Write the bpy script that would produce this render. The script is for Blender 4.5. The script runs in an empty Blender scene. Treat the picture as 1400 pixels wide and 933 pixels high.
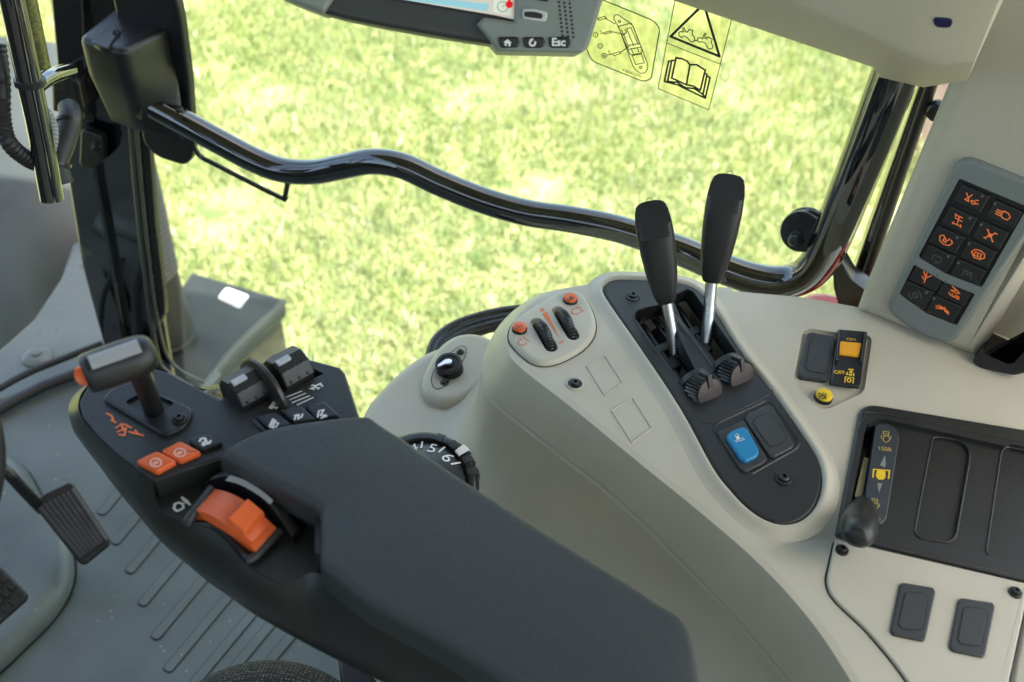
import bpy, math, random
import numpy as np
from mathutils import Vector, Matrix
random.seed(7); rng = np.random.default_rng(7)
scn = bpy.context.scene
COL = scn.collection

# ------------------------------------------------------------------ camera
FPX = 1361.0; PITCH = math.radians(42.8); ROLL = math.radians(4.7)
CAM = Vector((0, 0, 1.25))
FW = Vector((0, math.cos(PITCH), -math.sin(PITCH)))
_u0 = Vector((0, math.sin(PITCH), math.cos(PITCH))); _r0 = Vector((1, 0, 0))
RT = math.cos(ROLL)*_r0 + math.sin(ROLL)*_u0
UP = math.cos(ROLL)*_u0 - math.sin(ROLL)*_r0
cd = bpy.data.cameras.new('camera'); cam = bpy.data.objects.new('camera', cd); COL.objects.link(cam)
M = Matrix((RT, UP, -FW)).transposed().to_4x4(); M.translation = CAM; cam.matrix_world = M
cd.sensor_width = 36; cd.lens = FPX/1400*36; cd.clip_start = .02; cd.clip_end = 500
cd.dof.use_dof = True; cd.dof.focus_distance = .91; cd.dof.aperture_fstop = 6.3
scn.camera = cam

def ray(x, y): return (FW*FPX + RT*(x-700) - UP*(y-466.5)).normalized()
def atd(x, y, d): return CAM + ray(x, y)*d

class PL:
    def __init__(s, o, n, u=None):
        s.o = Vector(o); s.n = Vector(n).normalized()
        if u is None:
            u = Vector((1, 0, 0)) if abs(s.n.x) < .9 else Vector((0, 1, 0))
        u = Vector(u); s.u = (u - s.n*u.dot(s.n)).normalized(); s.v = s.n.cross(s.u)
    def on(s, x, y):
        r = ray(x, y); return CAM + r*((s.o-CAM).dot(s.n)/r.dot(s.n))
    def to2(s, x, y):
        d = s.on(x, y)-s.o; return (d.dot(s.u), d.dot(s.v))
    def p3(s, a, b, h=0): return s.o + s.u*a + s.v*b + s.n*h
    def poly(s, pts): return [s.to2(*p) for p in pts]
    def off(s, h): return PL(s.o+s.n*h, s.n, s.u)
def H(z): return PL((0, 0, z), (0, 0, 1), (1, 0, 0))

# ------------------------------------------------------------------ 2-D helpers
def area(p): return .5*sum(a[0]*b[1]-b[0]*a[1] for a, b in zip(p, p[1:]+p[:1]))
def ccw(p): return p if area(p) > 0 else p[::-1]
def rnd(p, r, n=5):
    out = []; N = len(p)
    for i in range(N):
        a, b, c = Vector(p[i-1]), Vector(p[i]), Vector(p[(i+1) % N])
        u = a-b; w = c-b; lu, lw = u.length, w.length
        rr = r[i] if isinstance(r, (list, tuple)) else r
        t = min(rr, lu*.46, lw*.46); s = b+u/lu*t; e = b+w/lw*t
        for k in range(n+1):
            q = k/n; out.append(tuple(s*(1-q)**2 + b*2*q*(1-q) + e*q*q))
    return out
def cr(pts, n=6, closed=False):
    P = [Vector(p) for p in pts]; out = []; N = len(P)
    for i in range(N if closed else N-1):
        if closed: a, b, c, d = P[i-1], P[i], P[(i+1) % N], P[(i+2) % N]
        else: a, b, c, d = P[max(i-1, 0)], P[i], P[i+1], P[min(i+2, N-1)]
        for k in range(n):
            t = k/n
            out.append(.5*((2*b)+(c-a)*t+(2*a-5*b+4*c-d)*t*t+(3*b-a-3*c+d)*t**3))
    if not closed: out.append(P[-1].copy())
    return out
def sm(p, n=5): return [tuple(q) for q in cr(p, n, True)]
def inset(p, d):
    out = []; N = len(p)
    for i in range(N):
        a, b, c = Vector(p[i-1]), Vector(p[i]), Vector(p[(i+1) % N])
        e1 = (b-a); e2 = (c-b)
        if e1.length < 1e-9 or e2.length < 1e-9: out.append(tuple(b)); continue
        e1.normalize(); e2.normalize()
        n1 = Vector((-e1.y, e1.x)); n2 = Vector((-e2.y, e2.x))
        out.append(tuple(b + (n1+n2)*(d/max(1+n1.dot(n2), .35))))
    for _ in range(12):                       # collapse edges that turned over
        bad = False
        for i in range(N):
            j = (i+1) % N; e = Vector(p[j])-Vector(p[i]); f = Vector(out[j])-Vector(out[i])
            if e.dot(f) < -1e-12: out[i] = out[j] = tuple((Vector(out[i])+Vector(out[j]))*.5); bad = True
        if not bad: break
    return out

# ------------------------------------------------------------------ geometry makers -> (V, F)
def slab(p2, pl, h0, h1, bev=0., seg=3):
    p = []
    for q in ccw(list(p2)):
        if not p or (Vector(q)-Vector(p[-1])).length > 1e-6: p.append(q)
    if (Vector(p[0])-Vector(p[-1])).length < 1e-6: p.pop()
    rings = [(0, h0)]
    if bev > 0:
        rings.append((0, h1-bev))
        for k in range(1, seg+1):
            a = k/seg*math.pi/2; rings.append((bev*(1-math.cos(a)), h1-bev+bev*math.sin(a)))
        rings.append((bev*1.15+1e-4, h1))
    else: rings.append((0, h1))
    V = []; F = []; N = len(p)
    for d, h in rings:
        for q in (inset(p, d) if d else p): V.append(pl.p3(q[0], q[1], h))
    for r in range(len(rings)-1):
        for i in range(N):
            j = (i+1) % N; F.append((r*N+i, r*N+j, (r+1)*N+j, (r+1)*N+i))
    F.append(tuple((len(rings)-1)*N+i for i in range(N))); F.append(tuple(range(N))[::-1])
    return V, F
def ringslab(p2, pl, prof):
    """closed band round an outline; prof = list of (outward offset, height)"""
    p = ccw(list(p2)); N = len(p); V = []; F = []
    for d, h in prof:
        for q in inset(p, -d): V.append(pl.p3(q[0], q[1], h))
    R = len(prof)
    for r in range(R-1):
        for i in range(N):
            j = (i+1) % N; F.append((r*N+i, (r+1)*N+i, (r+1)*N+j, r*N+j)[::-1])
    return V, F
def loft(rows, closed=False, cap=False):
    n = len(rows[0]); V = [Vector(q) for r in rows for q in r]; F = []
    for r in range(len(rows)-1):
        for i in range(n if closed else n-1):
            j = (i+1) % n; F.append((r*n+i, r*n+j, (r+1)*n+j, (r+1)*n+i))
    if cap:
        F.append(tuple(range(n))[::-1]); F.append(tuple((len(rows)-1)*n+i for i in range(n)))
    return V, F
def tube(pts, r, seg=16, sub=6, closed=False, sq=1.):
    P = cr(pts, sub, closed) if sub > 1 else [Vector(p) for p in pts]
    N = len(P)
    if isinstance(r, (int, float)): R = [r]*N
    else: R = [float(np.interp(i/(N-1), np.linspace(0, 1, len(r)), r)) for i in range(N)]
    T = [(P[(i+1) % N]-P[i-1]) if closed else (P[min(i+1, N-1)]-P[max(i-1, 0)]) for i in range(N)]
    T = [t.normalized() for t in T]
    a = Vector((0, 0, 1)) if abs(T[0].z) < .9 else Vector((1, 0, 0))
    nrm = (a - T[0]*a.dot(T[0])).normalized(); V = []; F = []
    for i in range(N):
        nrm = (nrm - T[i]*nrm.dot(T[i])).normalized(); b = T[i].cross(nrm)
        for k in range(seg):
            t = 2*math.pi*k/seg
            V.append(P[i] + nrm*(math.cos(t)*R[i]*sq) + b*(math.sin(t)*R[i]))
    for i in range(N if closed else N-1):
        i2 = (i+1) % N
        for k in range(seg):
            k2 = (k+1) % seg; F.append((i*seg+k, i*seg+k2, i2*seg+k2, i2*seg+k))
    if not closed:
        F.append(tuple(range(seg))[::-1]); F.append(tuple((N-1)*seg+k for k in range(seg)))
    return V, F
def lathe(o, ax, prof, seg=32, knurl=0, kd=0.):
    """prof = list of (radius, height along the axis)"""
    o = Vector(o); ax = Vector(ax).normalized()
    a = Vector((0, 0, 1)) if abs(ax.z) < .9 else Vector((1, 0, 0))
    u = (a-ax*a.dot(ax)).normalized(); w = ax.cross(u); V = []; F = []
    for r, h in prof:
        for k in range(seg):
            t = 2*math.pi*k/seg; rr = r
            if knurl and r > .6*max(q[0] for q in prof): rr = r*(1-kd*(k % 2))
            V.append(o+ax*h+u*(math.cos(t)*rr)+w*(math.sin(t)*rr))
    for i in range(len(prof)-1):
        for k in range(seg):
            k2 = (k+1) % seg; F.append((i*seg+k, i*seg+k2, (i+1)*seg+k2, (i+1)*seg+k))
    F.append(tuple(range(seg))[::-1]); F.append(tuple((len(prof)-1)*seg+k for k in range(seg)))
    return V, F
def rib(lines, pl, w, h=.0004):
    """ribbons along pixel polylines laid on a plane"""
    V = []; F = []; c = 0
    for ln in lines:
        q = [Vector(pl.to2(*p)) for p in ln]
        for a, b in zip(q, q[1:]):
            d = b-a
            if d.length < 1e-6: continue
            d.normalize(); n = Vector((-d.y, d.x))*w*.5; e = d*w*.35
            hh = h + c*4e-6; c += 1; s = len(V)
            for t in (a-e-n, b+e-n, b+e+n, a-e+n): V.append(pl.p3(t.x, t.y, hh))
            F.append((s, s+1, s+2, s+3))
    return V, F
def fill(pts, pl, h=.0004):
    p = ccw(pl.poly(pts)); return [pl.p3(q[0], q[1], h) for q in p], [tuple(range(len(p)))]
def circ(c, r, n=20, asp=1., a0=0., a1=360.):
    return [(c[0]+r*math.cos(math.radians(a0+(a1-a0)*k/n)), c[1]+r*asp*math.sin(math.radians(a0+(a1-a0)*k/n))) for k in range(n+(a1-a0 < 360))]
def ring(c, r, n=16, asp=1.):
    p = circ(c, r, n, asp); return p+[p[0]]
def text(s, pl, a, b, h=.0004, asp=1., bold=0.):
    """letters on a plane, running from pixel a to pixel b along the baseline"""
    cu = bpy.data.curves.new('t', 'FONT'); cu.body = s; cu.size = 1; cu.resolution_u = 4; cu.offset = bold
    o = bpy.data.objects.new('t', cu); me = bpy.data.meshes.new_from_object(o)
    v = [x.co.copy() for x in me.vertices]; F = [tuple(f.vertices) for f in me.polygons]
    bpy.data.objects.remove(o); bpy.data.meshes.remove(me); bpy.data.curves.remove(cu)
    x0 = min(q.x for q in v); x1 = max(q.x for q in v)
    A = Vector(pl.to2(*a)); B = Vector(pl.to2(*b)); d = (B-A); L = d.length; d.normalize(); k = L/(x1-x0)
    n = Vector((-d.y, d.x)); V = []
    for q in v:
        t = A + d*((q.x-x0)*k) + n*(q.y*k*asp); V.append(pl.p3(t.x, t.y, h))
    return V, F

# ------------------------------------------------------------------ objects
THINGS = {}
def mesh(name, geos, m, sharp=38):
    V = []; F = []
    for v, f in geos:
        s = len(V); V += [tuple(q) for q in v]; F += [tuple(i+s for i in t) for t in f]
    me = bpy.data.meshes.new(name); me.from_pydata(V, [], F); me.materials.append(m)
    me.validate(); me.shade_smooth(); me.set_sharp_from_angle(angle=math.radians(sharp))
    return me
def part(name, geos, m, parent=None, sharp=38, label=None):
    if isinstance(geos, tuple): geos = [geos]
    o = bpy.data.objects.new(name, mesh(name, geos, m, sharp)); COL.objects.link(o)
    if parent is not None:
        o.parent = parent
        if parent.type == 'EMPTY': o.matrix_parent_inverse = Matrix.Translation(-parent.location)
    if label: o['label'] = label
    return o
def tag(o, label, cat, group=None):
    o['label'] = label; o['category'] = cat; o['kind'] = 'thing'
    if group: o['group'] = group
    return o
def thing(name, label, cat, loc, group=None):
    o = bpy.data.objects.new(name, None); COL.objects.link(o); o.location = Vector(loc); o.empty_display_size = .02
    return tag(o, label, cat, group)
def struct(o, kind='structure'):
    o['kind'] = kind; return o
def cut(ob, geos, sharp=38):
    for g in geos:
        me = bpy.data.meshes.new('c'); me.from_pydata([tuple(v) for v in g[0]], [], g[1])
        c = bpy.data.objects.new('c', me); COL.objects.link(c); old = ob.data; res = None
        bb = lambda m: [max(v.co[k] for v in m.vertices)-min(v.co[k] for v in m.vertices) for k in range(3)]
        b0 = bb(old)
        for solver, us in (('EXACT', False), ('EXACT', True), ('FAST', False)):
            md = ob.modifiers.new('b', 'BOOLEAN'); md.operation = 'DIFFERENCE'; md.solver = solver; md.object = c
            if solver == 'EXACT': md.use_self = us
            dg = bpy.context.evaluated_depsgraph_get(); dg.update()
            me2 = bpy.data.meshes.new_from_object(ob.evaluated_get(dg)); ob.modifiers.clear()
            if len(me2.polygons) > len(old.polygons)*.6 and all(abs(x-y) < .1*max(x, .02) for x, y in zip(b0, bb(me2))): res = me2; break
            bpy.data.meshes.remove(me2)
        if res:
            nm = old.name; ob.data = res; bpy.data.meshes.remove(old); res.name = nm
            res.shade_smooth(); res.set_sharp_from_angle(angle=math.radians(sharp))
        else: print('CUT FAILED', ob.name)
        bpy.data.objects.remove(c); bpy.data.meshes.remove(me)

# ------------------------------------------------------------------ materials
def mat(name, col, rough=.5, metal=0., bump=None, var=.0, vs=60., coat=0., emit=0., spec=.5, rvar=0., specks=0.):
    m = bpy.data.materials.new(name); m.use_nodes = True; nt = m.node_tree; b = nt.nodes['Principled BSDF']
    L = nt.links.new; c4 = (*col, 1)
    b.inputs['Base Color'].default_value = c4; b.inputs['Roughness'].default_value = rough
    b.inputs['Metallic'].default_value = metal; b.inputs['Coat Weight'].default_value = coat
    b.inputs['Coat Roughness'].default_value = .04; b.inputs['Specular IOR Level'].default_value = spec
    tc = nt.nodes.new('ShaderNodeTexCoord')
    def noise(sc, det=3.):
        n = nt.nodes.new('ShaderNodeTexNoise'); n.inputs['Scale'].default_value = sc; n.inputs['Detail'].default_value = det
        L(tc.outputs['Object'], n.inputs['Vector']); return n
    if var:
        n = noise(vs, 5.); r = nt.nodes.new('ShaderNodeValToRGB'); L(n.outputs['Fac'], r.inputs['Fac'])
        r.color_ramp.elements[0].position = .3; r.color_ramp.elements[1].position = .7
        r.color_ramp.elements[0].color = (*[x*(1-var) for x in col], 1); r.color_ramp.elements[1].color = (*[min(1, x*(1+var)) for x in col], 1)
        out = r.outputs['Color']
        if specks:
            v = nt.nodes.new('ShaderNodeTexVoronoi'); v.inputs['Scale'].default_value = 55; L(tc.outputs['Object'], v.inputs['Vector'])
            n2 = noise(14., 2.)
            mm = nt.nodes.new('ShaderNodeMath'); mm.operation = 'MULTIPLY_ADD'; L(n2.outputs['Fac'], mm.inputs[0]); mm.inputs[1].default_value = .27; mm.inputs[2].default_value = -.068
            lt = nt.nodes.new('ShaderNodeMath'); lt.operation = 'LESS_THAN'; L(v.outputs['Distance'], lt.inputs[0]); L(mm.outputs[0], lt.inputs[1])
            mx = nt.nodes.new('ShaderNodeMix'); mx.data_type = 'RGBA'
            ml = nt.nodes.new('ShaderNodeMath'); ml.operation = 'MULTIPLY'; L(lt.outputs[0], ml.inputs[0]); ml.inputs[1].default_value = specks
            L(ml.outputs[0], mx.inputs['Factor']); L(out, mx.inputs['A']); mx.inputs['B'].default_value = (.55, .55, .5, 1); out = mx.outputs['Result']
        L(out, b.inputs['Base Color'])
    if rvar:
        n = noise(25., 4.); mr = nt.nodes.new('ShaderNodeMapRange'); L(n.outputs['Fac'], mr.inputs['Value'])
        mr.inputs['From Min'].default_value = .3; mr.inputs['From Max'].default_value = .7
        mr.inputs['To Min'].default_value = max(0, rough-rvar); mr.inputs['To Max'].default_value = min(1, rough+rvar); L(mr.outputs['Result'], b.inputs['Roughness'])
    if bump:
        n = noise(bump[0], 2.); bp = nt.nodes.new('ShaderNodeBump'); bp.inputs['Strength'].default_value = bump[1]; bp.inputs['Distance'].default_value = bump[2] if len(bump) > 2 else .0004
        L(n.outputs['Fac'], bp.inputs['Height']); L(bp.outputs['Normal'], b.inputs['Normal'])
    if emit:
        b.inputs['Emission Color'].default_value = c4; b.inputs['Emission Strength'].default_value = emit
    return m
BEIGE = mat('beige_plastic', (.50, .468, .372), .42, bump=(900, .35, .0006), var=.05, vs=14, rvar=.08)
BEIGE2 = mat('beige_trim_plastic', (.42, .388, .30), .45, bump=(1500, .25), var=.03, vs=9, rvar=.05)
DARK = mat('charcoal_plastic', (.0175, .019, .0185), .38, bump=(900, .5, .0006), var=.12, vs=30, rvar=.06)
DARK2 = mat('black_plastic', (.012, .012, .013), .34, bump=(1200, .25), var=.1, rvar=.06)
ARM = mat('armrest_plastic', (.017, .0185, .017), .42, bump=(800, .6, .0007), var=.1, vs=20, rvar=.05)
SOFT = mat('soft_vinyl', (.029, .034, .033), .5, bump=(1100, .8, .0008), var=.18, vs=500, rvar=.05)
GREY = mat('grey_switch_plastic', (.034, .037, .037), .42, bump=(1700, .2), var=.06)
GLOSS = mat('black_gloss_paint', (.006, .007, .007), .05, coat=1., bump=(40, .03, .002), rvar=.02)
GLOSS2 = mat('black_coated_steel', (.012, .013, .012), .28, bump=(200, .1), rvar=.08)
STEEL = mat('zinc_steel', (.55, .56, .55), .32, 1., var=.12, vs=80, rvar=.12)
CHROME = mat('polished_metal', (.75, .76, .75), .14, 1.)
ORANGE = mat('orange_plastic', (.78, .135, .028), .38, bump=(1500, .15), var=.05)
ORPRINT = mat('orange_print', (.8, .17, .035), .5)
PALEOR = mat('faded_orange_print', (.68, .2, .11), .6)
ORLIT = mat('orange_backlit_icon', (.85, .19, .04), .5, emit=.03)
DIMLIT = mat('grey_icon_print', (.11, .115, .11), .5)
WHITE = mat('white_print', (.75, .75, .72), .5)
BLUE = mat('blue_plastic', (.012, .21, .43), .35)
YELLOW = mat('yellow_plastic', (.8, .55, .03), .35)
YPRINT = mat('yellow_print', (.78, .5, .02), .45)
AMBER = mat('amber_plastic', (.85, .38, .015), .3)
GREYC = mat('grey_green_casing', (.2, .225, .2), .4, bump=(1500, .2), var=.03)
KBEZ = mat('keypad_bezel_grey', (.17, .19, .178), .36, bump=(1500, .15))
KEY = mat('keypad_black', (.008, .008, .008), .4)
KEYC = mat('keypad_key', (.016, .016, .016), .33)
RUBBER = mat('black_rubber', (.015, .015, .015), .5, bump=(400, .3))
for m_ in (GLOSS,):
    m_.node_tree.nodes['Principled BSDF'].inputs['Coat IOR'].default_value = 1.8; m_.node_tree.nodes['Principled BSDF'].inputs['Specular IOR Level'].default_value = .66
FLOOR = mat('grey_rubber_mat', (.125, .146, .132), .40, bump=(350, .4, .0008), var=.30, vs=5, rvar=.1, specks=.4)
PANEL = mat('grey_floor_panel', (.15, .168, .152), .33, bump=(250, .25, .0008), var=.12, vs=6, rvar=.1, specks=.4)
HOODM = mat('grey_cowl', (.05, .060, .058), .3, var=.2, vs=5)
LBL = mat('dull_yellow_print', (.42, .33, .07), .5)
OLIVE = mat('olive_strip', (.28, .26, .15), .45, var=.1)
RED = mat('red_paint', (.62, .05, .02), .25, coat=.6)
SILVER = mat('silver_inlay', (.42, .43, .44), .3, .25, rvar=.06)
MAROON = mat('dark_maroon_plastic', (.035, .02, .018), .4)
PAPER = mat('white_sticker', (.8, .8, .77), .6)

def grassmat(name, blade):
    m = bpy.data.materials.new(name); m.use_nodes = True; nt = m.node_tree; b = nt.nodes['Principled BSDF']; L = nt.links.new
    b.inputs['Roughness'].default_value = .55
    r = nt.nodes.new('ShaderNodeValToRGB'); e = r.color_ramp.elements
    if blade:
        a = nt.nodes.new('ShaderNodeAttribute'); a.attribute_name = 'tone'; L(a.outputs['Fac'], r.inputs['Fac'])
        e[0].position = 0; e[0].color = (.20, .26, .075, 1); e[1].position = 1; e[1].color = (.80, .78, .62, 1)
        for p, c in ((.35, (.29, .37, .115)), (.6, (.42, .47, .18)), (.8, (.57, .56, .30))):
            q = e.new(p); q.color = (*c, 1)
        b.inputs['Specular IOR Level'].default_value = .3
        tr = nt.nodes.new('ShaderNodeBsdfTranslucent'); L(r.outputs['Color'], tr.inputs['Color'])
        mx = nt.nodes.new('ShaderNodeMixShader'); mx.inputs[0].default_value = .35
        L(b.outputs[0], mx.inputs[1]); L(tr.outputs[0], mx.inputs[2]); L(mx.outputs[0], nt.nodes['Material Output'].inputs['Surface'])
    else:
        tc = nt.nodes.new('ShaderNodeTexCoord'); n = nt.nodes.new('ShaderNodeTexNoise'); n.inputs['Scale'].default_value = 9; n.inputs['Detail'].default_value = 9
        L(tc.outputs['Object'], n.inputs['Vector']); L(n.outputs['Fac'], r.inputs['Fac'])
        e[0].position = .3; e[0].color = (.07, .12, .03, 1); e[1].position = .7; e[1].color = (.42, .40, .20, 1)
    L(r.outputs['Color'], b.inputs['Base Color']); return m
GRASS = grassmat('grass_blades', True); TURF = grassmat('turf_soil', False)
DIRT = mat('dirt', (.075, .055, .036), .9, var=.35, vs=3, bump=(20, .6, .02))

def glassmat(name, tint, film=0.):
    m = bpy.data.materials.new(name); m.use_nodes = True; nt = m.node_tree; nt.nodes.clear(); L = nt.links.new
    o = nt.nodes.new('ShaderNodeOutputMaterial'); t = nt.nodes.new('ShaderNodeBsdfTransparent'); t.inputs[0].default_value = (*tint, 1)
    x = nt.nodes.new('ShaderNodeMixShader')
    if film:
        g = nt.nodes.new('ShaderNodeBsdfTranslucent'); g.inputs[0].default_value = (.8, .74, .36, 1); x.inputs[0].default_value = film
    else:
        g = nt.nodes.new('ShaderNodeBsdfGlossy'); g.inputs['Roughness'].default_value = .02
        f = nt.nodes.new('ShaderNodeFresnel'); f.inputs['IOR'].default_value = 1.35; 
        ge = nt.nodes.new('ShaderNodeNewGeometry'); iv = nt.nodes.new('ShaderNodeMath'); iv.operation = 'SUBTRACT'; iv.inputs[0].default_value = 1; L(ge.outputs['Backfacing'], iv.inputs[1])
        mu = nt.nodes.new('ShaderNodeMath'); mu.operation = 'MULTIPLY'; L(f.outputs[0], mu.inputs[0]); L(iv.outputs[0], mu.inputs[1]); L(mu.outputs[0], x.inputs[0])
    L(t.outputs[0], x.inputs[1]); L(g.outputs[0], x.inputs[2])
    if film: L(x.outputs[0], o.inputs['Surface']); return m
    tc = nt.nodes.new('ShaderNodeTexCoord'); n = nt.nodes.new('ShaderNodeTexNoise'); n.inputs['Scale'].default_value = 7; n.inputs['Detail'].default_value = 6; L(tc.outputs['Object'], n.inputs['Vector'])
    mr = nt.nodes.new('ShaderNodeMapRange'); L(n.outputs['Fac'], mr.inputs['Value']); mr.inputs['From Min'].default_value = .3; mr.inputs['From Max'].default_value = .75; mr.inputs['To Min'].default_value = .012; mr.inputs['To Max'].default_value = .06
    d = nt.nodes.new('ShaderNodeBsdfTranslucent'); d.inputs[0].default_value = (.75, .74, .68, 1); y = nt.nodes.new('ShaderNodeMixShader')  # pale patchy veil mixed into the glass, a painted haze over the view
    L(mr.outputs['Result'], y.inputs[0]); L(x.outputs[0], y.inputs[1]); L(d.outputs[0], y.inputs[2]); L(y.outputs[0], o.inputs['Surface']); return m
GLASS = glassmat('window_glass', (.96, .985, .955)); FILM = glassmat('decal_film', (.99, .985, .84), .16)

def fabricmat():
    m = mat('woven_seat_fabric', (.02, .02, .02), .8); nt = m.node_tree; L = nt.links.new; b = nt.nodes['Principled BSDF']
    tc = nt.nodes.new('ShaderNodeTexCoord'); v = nt.nodes.new('ShaderNodeTexVoronoi'); v.inputs['Scale'].default_value = 300; v.inputs['Randomness'].default_value = .35; L(tc.outputs['Object'], v.inputs['Vector'])
    r = nt.nodes.new('ShaderNodeValToRGB'); L(v.outputs['Distance'], r.inputs['Fac']); e = r.color_ramp.elements
    e[0].position = .22; e[0].color = (.14, .125, .10, 1); e[1].position = .42; e[1].color = (.010, .010, .011, 1); L(r.outputs[0], b.inputs['Base Color'])
    bp = nt.nodes.new('ShaderNodeBump'); bp.inputs['Strength'].default_value = .9; bp.inputs['Distance'].default_value = .002; bp.invert = True
    L(v.outputs['Distance'], bp.inputs['Height']); L(bp.outputs[0], b.inputs['Normal']); return m
FABRIC = fabricmat()
def dotmat():
    m = mat('dotted_label_plate', (.05, .06, .065), .35); nt = m.node_tree; L = nt.links.new; b = nt.nodes['Principled BSDF']
    tc = nt.nodes.new('ShaderNodeTexCoord'); v = nt.nodes.new('ShaderNodeTexVoronoi'); v.inputs['Scale'].default_value = 520; v.inputs['Randomness'].default_value = 0
    L(tc.outputs['Object'], v.inputs['Vector']); r = nt.nodes.new('ShaderNodeValToRGB'); L(v.outputs['Distance'], r.inputs['Fac']); e = r.color_ramp.elements
    e[0].position = .3; e[0].color = (.10, .115, .11, 1); e[1].position = .42; e[1].color = (.035, .042, .05, 1); L(r.outputs[0], b.inputs['Base Color']); return m
DOTS = dotmat()
def screenmat(name, col): return mat(name, col, .2, emit=.11)

# ------------------------------------------------------------------ small reusable pieces
SCREW = mat('dark_screw_steel', (.06, .06, .06), .32, .7)
def screw(parent, px, pl, r, m=SCREW, base=0., name='screw'):
    o = pl.on(*px)+pl.n*base
    pr = [(r*1.0, -.001), (r, .0008), (r*.92, .0016), (r*.74, .0018), (r*.7, .0012), (r*.62, .0012), (r*.6, .0034), (r*.5, .0042), (r*.27, .0043), (r*.24, .002), (r*.001, .002)]
    return part(name, lathe(o, pl.n, pr, 24), m, parent)
def blank(parent, outer, inner, pl, name='blank_switch', h=.0022, m=GREY):
    b = part(name, slab(rnd(pl.poly(outer), .0035), pl, -.004, h, .0012), m, parent)
    p = rnd(pl.poly(inner), .004)
    part('switch_insert', [slab(p, pl, h-.001, h+.0005, .0004, 2)], m, b)
    part('insert_outline', [ringslab(p, pl, [(.0001, h+.00015), (.0009, h+.00015)])], KEY, b)
    return b

# =================================================================== GROUND AND GRASS
g = slab([(-60, -60), (60, -60), (60, 90), (-60, 90)], H(-1.3), -.5, 0)
struct(part('ground', g, TURF))
ph = H(-1.296)
struct(part('dirt_path', fill([(1213, 120), (1240, 60), (1700, 40), (1800, 260), (1330, 260), (1221, 245)], ph, 0), DIRT))
def grass():
    N = 330000
    x = rng.uniform(-3.6, 4.2, N); y = rng.uniform(1.55, 7.6, N)
    keep = ~((x > 1.98) & (y < 5.6) & (y > 3.9)); x = x[keep]; y = y[keep]
    bare = np.sin(x*1.9+y*3.7+.6)*np.sin(y*2.3-x*2.6)+.5*np.sin(x*7.3-2)*np.sin(y*6.1); keep = rng.uniform(0, 1, len(x)) > np.clip((bare-.35)*1.1, 0, .8); x = x[keep]; y = y[keep]; N = len(x)
    k1 = np.sin(x*2.1+y*1.3)+np.sin(x*-1.7+y*2.9+1)+np.sin(x*5.1+1.1*y+2)*.7+np.sin(7.3*y-3.1*x)*.6+np.sin(11*x+4*y)*.5+np.sin(13*y-9*x+.5)*.6+np.sin(21*x+17*y)*.5+np.sin(27*y-19*x+2)*.5
    tone = np.clip(.42 + .085*k1 + rng.normal(0, .23, N), 0, 1)
    tone = np.where(rng.uniform(0, 1, N) < .03, rng.uniform(.92, 1, N), tone)
    hgt = np.clip(.034 + .008*k1 + rng.normal(0, .018, N), .02, .13); w = rng.uniform(.0022, .005, N)
    a = rng.uniform(0, 2*np.pi, N); la = rng.uniform(0, 2*np.pi, N); ln = rng.uniform(.1, .9, N)*hgt
    wx, wy = np.cos(a)*w, np.sin(a)*w; lx, ly = np.cos(la)*ln, np.sin(la)*ln; z0 = -1.3
    V = np.empty((N, 5, 3)); V[:, 0] = np.c_[x-wx, y-wy, np.full(N, z0)]; V[:, 1] = np.c_[x+wx, y+wy, np.full(N, z0)]
    V[:, 2] = np.c_[x+wx*.8+lx*.4, y+wy*.8+ly*.4, z0+hgt*.62]; V[:, 3] = np.c_[x-wx*.8+lx*.4, y-wy*.8+ly*.4, z0+hgt*.62]; V[:, 4] = np.c_[x+lx, y+ly, z0+hgt]
    me = bpy.data.meshes.new('grass'); me.vertices.add(5*N); me.vertices.foreach_set('co', V.ravel())
    base = (np.arange(N)*5)[:, None]
    lp = np.concatenate([base+np.array([[0, 1, 2, 3]]), base+np.array([[3, 2, 4]])], 1).ravel()
    me.loops.add(7*N); me.loops.foreach_set('vertex_index', lp.astype(np.int32))
    me.polygons.add(2*N); st = np.empty(2*N, np.int32); st[0::2] = np.arange(N)*7; st[1::2] = np.arange(N)*7+4; me.polygons.foreach_set('loop_start', st)
    me.update(calc_edges=True); at = me.attributes.new('tone', 'FLOAT', 'POINT'); at.data.foreach_set('value', np.repeat(tone, 5).astype(np.float32))
    me.materials.append(GRASS); o = bpy.data.objects.new('grass', me); COL.objects.link(o); o['kind'] = 'stuff'
    o['label'] = 'sunlit yellow-green lawn grass outside the cab window'; o['category'] = 'grass'
grass()

# =================================================================== CONSOLE
T = H(.62); zC = .573
cons = thing('side_console', 'beige moulded side console carrying the levers, switches and dark storage tray', 'console', (.25, .6, 0))
Tp = [(1000, 393), (935, 389), (870, 384), (800, 389), (751, 400), (720, 419), (702, 441), (694, 462), (697, 485), (714, 504), (755, 536), (807, 577), (870, 629), (960, 702), (1040, 772), (1110, 850), (1165, 933), (1220, 1030), (1290, 1170)]
Cp = [None, None, None, None, (746, 400), (711, 418), (685, 442), (667, 472), (660, 503), (671, 541), (722, 585), (780, 630), (840, 677), (925, 758), (1000, 836), (1060, 906), (1110, 970), (1160, 1060), (1230, 1200)]
tw = [T.on(*p) for p in Tp]; cw = []
for i, c in enumerate(Cp):
    cw.append(H(zC).on(*c) if c else Vector((tw[i].x-.003, tw[i].y+.018, zC)))
tw = cr(tw, 5); cw = cr(cw, 5)
def outward(pts):
    o = []
    for i in range(len(pts)):
        d = pts[min(i+1, len(pts)-1)]-pts[max(i-1, 0)]; d.z = 0; d.normalize(); o.append(Vector((d.y, -d.x, 0)))
    if (o[60].x+o[60].y) > 0: o = [-q for q in o]
    return o
on = outward(cw); ot = outward(tw)
def mix(a, b, t): return a*(1-t)+b*t
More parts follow.
